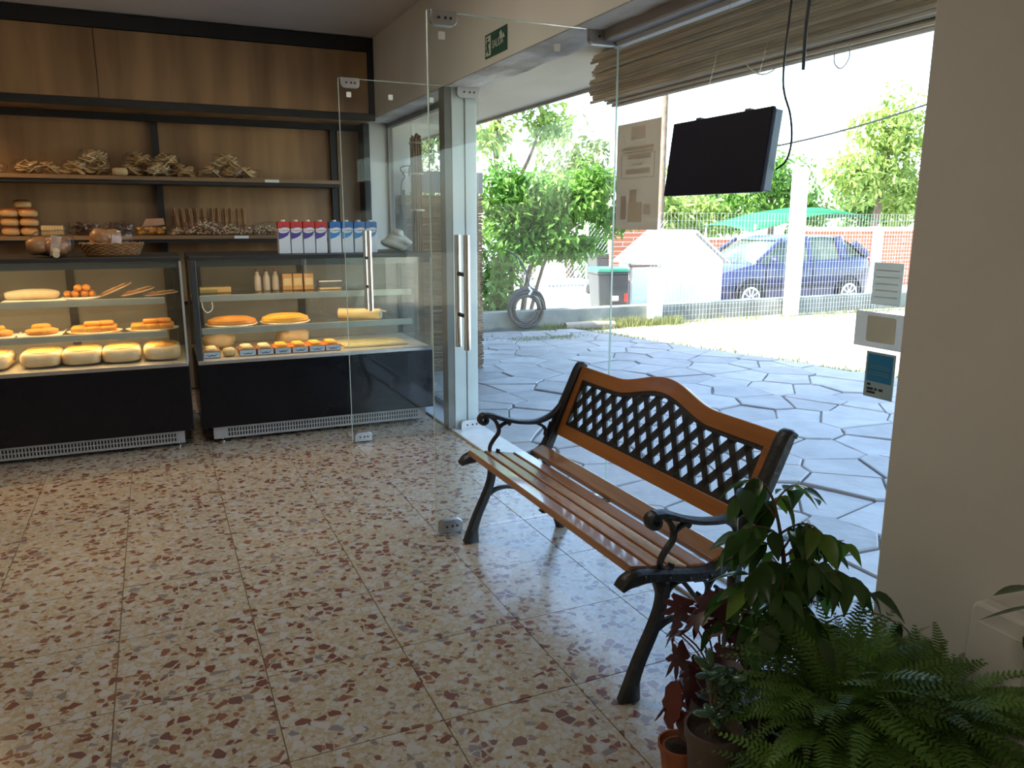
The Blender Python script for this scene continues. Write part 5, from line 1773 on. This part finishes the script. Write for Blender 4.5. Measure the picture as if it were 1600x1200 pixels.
wn = thing('wire_netting', 'loose wire netting propped against the face of the low wall', 'netting', (8.5, 9.07, -.085))
lw = MB()
x = -2.1
while x < 2.1:
    lw.box(x - .0018, x + .0018, -.0018, .0018, 0, .24)
    x += .06
for k in range(4):
    lw.box(-2.12, 2.1, -.0036, -.0019, .01 + k * .07, .0135 + k * .07)
stuff(obj('wire_mesh', lw, M['wire'], wn))
cf = thing('chain_link_fence', 'chain-link fence across the street in front of the hedge', 'fence', (9.2, 16.4, -.38))
mb = MB()
for s in (1, -1):
    k = -1.2
    while k < 2.4:
        p0 = (k - .6 if s > 0 else k + .9 - .3, 0)
        a = Vector((-1.2 + k, .002 * s, 0))
        b = Vector((-1.2 + k + s * 1.35, .002 * s, 1.7))
        mb.tube([a, b], .006, 3, cap=False)
        k += .1
stuff(obj('chain_link', mb, M['wire'], cf))
for x in (-1.6, .2, 1.9):
    obj('fence_pipe', MB().tube([(x, .02, 0), (x, .02, 1.75)], .03, 8), M['white_paint'], cf, smooth=True)
def bin_(loc, s, lid, label, rz=0):
    t = thing('wheelie_bin', label, 'bin', loc, rz)
    m = pm('bin_grey', (.07, .075, .08), None, 5, .5)
    mb = MB()
    vs = [(x * .22, y * .24, 0.02) for x, y in ((-1, -1), (1, -1), (1, 1), (-1, 1))] + [(x * .29, y * .33, .86) for x, y in ((-1, -1), (1, -1), (1, 1), (-1, 1))]
    mb.add(vs, [(3, 2, 1, 0), (4, 5, 6, 7), (0, 1, 5, 4), (1, 2, 6, 5), (2, 3, 7, 6), (3, 0, 4, 7)])
    obj('tub', mb, m, t, bevel=.02)
    obj('rim', MB().box(-.31, .31, -.35, .35, .8605, .90), m, t, bevel=.01)
    obj('lid', MB().prism([(-.31, .9005), (.31, .9005), (.29, .955), (-.29, .955)], -.36, .34, 'y'), lid, t, bevel=.01)
    for x in (-.27, .27):
        obj('wheel', MB().tube([(x - .02, .28, .10), (x + .02, .28, .10)], .10, 16), M['pot_black'], t, smooth=True)
    obj('sticker', MB().box(-.06, .08, -.292, -.288, .42, .56), M['white_paint'], t)
    obj('reflector', MB().box(.18, .24, -.296, -.29, .40, .58), pm('bin_red', (.55, .05, .04), None, 5, .5), t)
    t.scale = (s, s, s)
    return t
bin_((6.84, 11.2, -.38), .98, pm('lid_green', (.03, .30, .17), None, 5, .45), 'dark wheelie bin with a green lid behind the low wall', -.25)
bin_((9.55, 15.9, -.38), 1.0, pm('lid_dark', (.06, .065, .07), None, 5, .5), 'dark wheelie bin with a dark lid by the chain-link fence', -.2)
hut = thing('gabled_hut', 'small white gabled hut standing beside the dark blue car', 'hut', (7.92, 10.75, -.38))
obj('hut_wall', MB().prism([(-.62, 0), (.60, 0), (.60, 1.06), (0, 1.50), (-.62, 1.06)], -.35, .9, 'y'), M['white_paint'], hut)
for s in (-1, 1):
    obj('hut_roof', MB().prism([(0, 1.51), (s * .70, 1.0), (s * .70, 1.03), (0, 1.55)] if s > 0 else [(0, 1.55), (s * .70, 1.03), (s * .70, 1.0), (0, 1.51)], -.42, .96, 'y'), pm('hut_roof_%d' % s, (.70, .69, .67), None, 5, .5), hut)
obj('hut_door', MB().box(-.25, .2, -.362, -.3505, .02, .95), M['white_metal'], hut)
gate = thing('white_gate', 'white panelled gate between the green-lidded bin and the hut', 'gate', (6.95, 10.2, -.38))
obj('gate_panel', MB().box(-.33, .08, -.03, .03, .05, 1.0), M['white_paint'], gate)
obj('gate_bar', MB().box(-.36, .12, -.04, .04, 1.0, 1.03), pm('gate_rust', (.26, .14, .12), None, 9, .8), gate)
obj('gate_stile', MB().tube([(-.36, 0, 0), (-.36, 0, 1.06)], .018, 8), pm('gate_pipe', (.30, .26, .24), None, 9, .8), gate)

def brickmat(name, c1, c2, scale, mortar=(.62, .56, .50)):
    m, nt, out = newmat(name)
    b = N(nt, 'ShaderNodeBsdfPrincipled')
    b.inputs['Roughness'].default_value = .85
    co = coords(nt, (1, 1, 1))
    sw = N(nt, 'ShaderNodeSeparateXYZ')
    cb_ = N(nt, 'ShaderNodeCombineXYZ')
    nt.links.new(co, sw.inputs[0])
    nt.links.new(sw.outputs['X'], cb_.inputs['X'])
    nt.links.new(sw.outputs['Z'], cb_.inputs['Y'])
    br = N(nt, 'ShaderNodeTexBrick')
    br.inputs['Scale'].default_value = scale
    br.inputs['Mortar Size'].default_value = .018
    br.inputs['Color1'].default_value = (*c1, 1)
    br.inputs['Color2'].default_value = (*c2, 1)
    br.inputs['Mortar'].default_value = (*mortar, 1)
    br.inputs['Brick Width'].default_value = 1.4
    nt.links.new(cb_.outputs[0], br.inputs['Vector'])
    nt.links.new(br.outputs['Color'], b.inputs['Base Color'])
    nt.links.new(b.outputs[0], out.inputs[0])
    return m
M['brick'] = brickmat('orange_brick', (.50, .17, .085), (.44, .13, .06), 2.6)
bw = thing('brick_wall', 'orange brick garden wall with white pillars behind the car', 'wall', (17.6, 15.2, -.38))
for k, (xa, xb) in enumerate(((-2.6, -.35), (-.05, 2.6), (2.9, 7.0))):
    obj('wall_bay', MB().box(xa, xb, -.08, .08, 0, 1.46), M['brick'], bw)
for x in (-.2, 2.75):
    obj('pillar', MB().box(x - .15, x + .15, -.16, .16, 0, 1.56), M['white_paint'], bw)
obj('coping', MB().box(-2.7, 7.0, -.14, .14, 1.461, 1.55), M['white_paint'], bw)
bw2 = thing('brick_wall', 'short piece of orange brick wall behind the green-lidded bin', 'wall', (9.45, 14.6, -.38))
obj('wall_bay', MB().box(-.5, .35, -.08, .08, 0, 1.7), M['brick'], bw2)
obj('pillar', MB().box(.355, .62, -.12, .12, 0, 1.75), M['white_paint'], bw2)
bw3 = thing('brick_wall', 'low brick wall seen over the bonnet of the car', 'wall', (12.2, 15.6, -.38))
obj('wall_bay', MB().box(-.9, .9, -.08, .08, 0, 1.25), M['brick'], bw3)
obj('coping', MB().box(-.95, .95, -.12, .12, 1.251, 1.3), M['white_paint'], bw3)
can = thing('shade_canopy', 'green fabric shade canopy stretched over the yard behind the car', 'canopy', (15.8, 16.3, -.38))
mb = MB()
n = 16
for i in range(n + 1):
    u = i / n
    for j in range(5):
        v = j / 4
        x = -2.5 + 4.6 * u
        z = 1.70 + .50 * math.sin(PI * min(1, max(0, (u * .92 + .02)))) ** 1.1 * (.45 + .55 * u) - .12 * (1 - v) - .15 * (1 - u) + .1 * math.sin(PI * v)
        mb.v.append((x, -1 + 2 * v, z))
for i in range(n):
    for j in range(4):
        a = i * 5 + j
        mb.f.append((a, a + 5, a + 6, a + 1)); mb.m.append(0)
o = obj('canopy_cloth', mb, pm('canopy_green', (.025, .26, .10), (.02, .22, .085), 6, .7, transl=.3), can, smooth=True)
sd_ = o.modifiers.new('solid', 'SOLIDIFY'); sd_.thickness = .012
for x in (-2.3, 1.9):
    for y in (-.95, .95):
        obj('canopy_pole', MB().tube([(x, y, 0), (x, y, 1.62)], .03, 8), M['white_paint'], can, smooth=True)
up = thing('utility_pole', 'weathered utility pole with a crossarm beyond the street', 'pole', (12.0, 17.2, -.38))
obj('pole', MB().tube([(0, 0, 0), (0, 0, 6.2)], [.09, .075], 10), BARK, up, smooth=True)
obj('crossarm', MB().box(-.5, .5, -.05, .05, 5.2, 5.32), BARK, up)
tag(obj('overhead_cable', MB().tube(crom([(10.8, 14.0, 2.55), (14.0, 12.6, 3.35), (18.0, 11.0, 4.9), (22, 9.4, 6.9)], 24), .02, 5), M['pot_black'], smooth=True), 'single overhead cable crossing the sky above the green canopy', 'cable')

# distant trees close the view
rg = random.Random(30)
for k, (x, y) in enumerate(((-3, 26), (6, 30), (21, 32), (33, 29), (39, 22), (44, 12), (33, 15), (44, 3))):
    tree('street_tree', ['round distant tree closing the view down the street', 'distant tree behind the gate post', 'distant tree behind the feathery tree', 'distant tree to the side of the brick wall', 'distant tree past the end of the brick wall', 'far-off tree at the open end of the lawn', 'distant tree past the parked car', 'farthest tree beyond the lawn'][k], (x, y, -.38), [([(0, 0, 0), (.1, 0, 1.2), (0, 0, 2.4)], .2)], [((0, 0, 2.6), (5.5, 3.5, 4.4), 1100)], .5, LM[(k * 2 + 1) % 4], 40 + k)

# parked hatchback -----------------------------------------------------------------------
car = thing('parked_car', 'dark blue five-door hatchback parked on the street behind the wire fence', 'car', (9.2, 12.2, -.38))
M['car_paint'] = pm('car_paint', (.020, .026, .085), (.024, .03, .095), 3, .28, coat=.6)
M['car_glass'] = pm('car_glass', (.05, .075, .06), (.16, .20, .13), 1.5, .08)
HW = .82
# stations along the length: x, bottom, belt height, half-width
S = [(.0, .34, .56, .58), (.05, .24, .68, .70), (.25, .20, .78, .78), (.7, .20, .88, HW), (1.05, .20, .93, HW), (1.9, .20, .95, HW), (2.8, .20, .98, HW), (3.4, .21, 1.01, HW), (3.75, .24, 1.02, .79), (3.9, .32, .98, .72), (3.93, .40, .80, .68)]
mb = MB()
ring = []
for (x, zb, zt, w) in S:
    zm = zb + (zt - zb) * .55
    pr = [(-w * .55, zt + .015), (-w * .93, zt - .01), (-w, zt - .10), (-w * 1.015, zm), (-w * .99, zb + .1), (-w * .93, zb), (w * .93, zb), (w * .99, zb + .1), (w * 1.015, zm), (w, zt - .10), (w * .93, zt - .01), (w * .55, zt + .015)]
    mb.v += [(x, y, z) for y, z in pr]
n = 12
for i in range(len(S) - 1):
    for k in range(n):
        a, b = i * n + k, i * n + (k + 1) % n
        mb.f.append((a, b, b + n, a + n)); mb.m.append(0)
mb.f += [tuple(range(n)), tuple(range((len(S) - 1) * n + n - 1, (len(S) - 1) * n - 1, -1))]; mb.m += [0, 0]
body = obj('car_body', mb, M['car_paint'], car, smooth=True)
# glasshouse (dark glass) and painted roof
G_ = [(.95, .93, .94, .72), (1.62, 1.33, .94, .60), (1.95, 1.40, .94, .60), (2.7, 1.42, .96, .60), (3.2, 1.38, .98, .60), (3.55, 1.22, 1.0, .62), (3.82, 1.02, 1.0, .66)]
mb = MB()
for (x, zt, zb, w) in G_:
    wb = .74
    mb.v += [(x, -wb, zb - .01), (x, -w, zt - .03), (x, -w * .8, zt), (x, w * .8, zt), (x, w, zt - .03), (x, wb, zb - .01)]
for i in range(len(G_) - 1):
    for k in range(5):
        a = i * 6 + k
        mb.f.append((a, a + 1, a + 7, a + 6)); mb.m.append(0)
obj('cabin_glass', mb, M['car_glass'], car, smooth=True)
mb = MB()
R_ = [(1.58, 1.325), (1.95, 1.407), (2.7, 1.427), (3.2, 1.388), (3.52, 1.25), (3.83, 1.03)]
for (x, z) in R_:
    mb.v += [(x, -.625, z - .035), (x, -.50, z + .006), (x, .50, z + .006), (x, .625, z - .035)]
for i in range(len(R_) - 1):
    for k in range(3):
        a = i * 4 + k
        mb.f.append((a, a + 1, a + 5, a + 4)); mb.m.append(0)
obj('car_roof', mb, M['car_paint'], car, smooth=True)
for s in (-1, 1):
    for pts, w in (([(.98, .95), (1.62, 1.35)], .035), ([(2.28, .95), (2.25, 1.40)], .045), ([(3.12, 1.0), (3.05, 1.39)], .10), ([(3.78, 1.03), (3.45, 1.27)], .07)):
        p3 = [(x, s * (.755 - .135 * (z - .95) / .45), z) for x, z in pts]
        obj('pillar', MB().tube(p3, w, 6), M['car_paint'], car, smooth=True)
    obj('door_line', MB().box(1.13, 1.138, s * .836 - .004, s * .836 + .004, .3, .93).box(2.28, 2.288, s * .836 - .004, s * .836 + .004, .3, .94), M['pot_black'], car)['kind'] = 'stuff'
    obj('side_moulding', MB().box(1.0, 3.0, s * .838 - .006, s * .838 + .006, .46, .49), M['pot_black'], car)
    for x in (2.05, 2.95):
        obj('door_handle', MB().box(x, x + .14, s * .84 - .012, s * .84 + .012, .80, .825), M['car_paint'], car)
    obj('mirror', MB().blob((1.28, s * .86, .98), (.10, .18, .12), 10, 8, .8), M['car_paint'], car, smooth=True)
    obj('headlight', MB().blob((.17, s * .60, .66), (.36, .26, .15), 12, 8, .7), pm('headlight%d' % s, (.75, .78, .80), None, 5, .1), car, smooth=True)
    obj('tail_light', MB().blob((3.84, s * .66, .86), (.16, .2, .24), 10, 8, .7), pm('tail_light%d' % s, (.45, .02, .03), None, 5, .2), car, smooth=True)
    for x in (.78, 3.24):
        wh = obj('wheel', MB().tube([(x, s * .70, .29), (x, s * .845, .29)], .29, 24), M['pot_black'], car, smooth=True)
        obj('wheel_arch', MB().tube([(x + .34 * math.cos(a), s * .832, .30 + .34 * math.sin(a)) for a in [PI * q / 14 for q in range(15)]], .022, 6), M['pot_black'], car, smooth=True)
        rim = MB().tube([(x, s * .83, .29), (x, s * .85, .29)], .195, 24)
        obj('rim', rim, pm('rim_dark%d%d' % (s, x * 10), (.10, .10, .11), None, 5, .5), wh, smooth=True)
        for q in range(10):
            a = 2 * PI * q / 10
            obj('spoke', MB().tube([(x + .03 * math.cos(a), s * .858, .29 + .03 * math.sin(a)), (x + .185 * math.cos(a), s * .854, .29 + .185 * math.sin(a))], .015, 5), M['white_metal'], wh)
        obj('rim_ring', MB().tube([(x + .195 * math.cos(2 * PI * q / 28), s * .854, .29 + .195 * math.sin(2 * PI * q / 28)) for q in range(29)], .018, 6, cap=False), M['white_metal'], wh, smooth=True)
obj('front_grille', MB().box(-.012, .03, -.35, .35, .40, .50), M['pot_black'], car)
obj('bumper_gap', MB().box(-.012, .03, -.45, .45, .26, .34), M['pot_black'], car)

# ================================================================== ROOM LAMPS (out of the frame: one downlight, two lamps added as fill)
def downlight(x, y, label, power, col):
    t = thing('downlight', label, 'lamp', (x, y, 2.5))
    obj('can', MB().lathe([(.052, 0), (.056, 0), (.056, .139), (.02, .139), (.02, .1385), (.052, .132)], 24), M['black_frame'], t, smooth=True)
    obj('bulb', MB().lathe([(.034, .112), (.03, .128)], 16), pm('bulb_glow', (.9, .8, .6), None, 5, .5, emit=(col, 10)), t)
    d = bpy.data.lights.new('downlight_beam', 'SPOT')
    d.energy, d.color = power, col
    d.spot_size, d.spot_blend, d.shadow_soft_size = math.radians(135), .5, .04
    o = bpy.data.objects.new('downlight_beam', d)
    COL.objects.link(o)
    o.location = (x, y, 2.49)
def fill_lamp(x, y, label, power, col, size=.5):  # unseen lamp added to lift the dim interior
    t = thing('fill_lamp', label, 'lamp', (x, y, 2.6))
    obj('housing', MB().lathe([(.24, .0), (.26, .008), (.26, .0385)], 28), M['white_paint'], t, smooth=True)
    obj('diffuser', MB().lathe([(.235, -.004), (.24, -.0005)], 28), pm('fill_glow', (.9, .9, .85), None, 5, .5, emit=(col, 4)), t)
    d = bpy.data.lights.new('fill_light', 'AREA')
    d.shape = 'DISK'
    d.size, d.energy, d.color = size, power, col
    o = bpy.data.objects.new('fill_light', d)
    COL.objects.link(o)
    o.location = (x, y, 2.59)
downlight(-1.52, 5.3, 'black downlight over the far half of the pastry case', 85, (1, .60, .26))
fill_lamp(-1.6, -1.2, 'round unseen fill lamp added over the open shop floor', 15, (1, .90, .76))  # added behind the camera as soft ambient light
fill_lamp(.2, 3.3, 'round unseen fill lamp added between the glass doors and the pastry case', 11, (1, .90, .74))  # added to brighten the rear cabinets and the ceiling
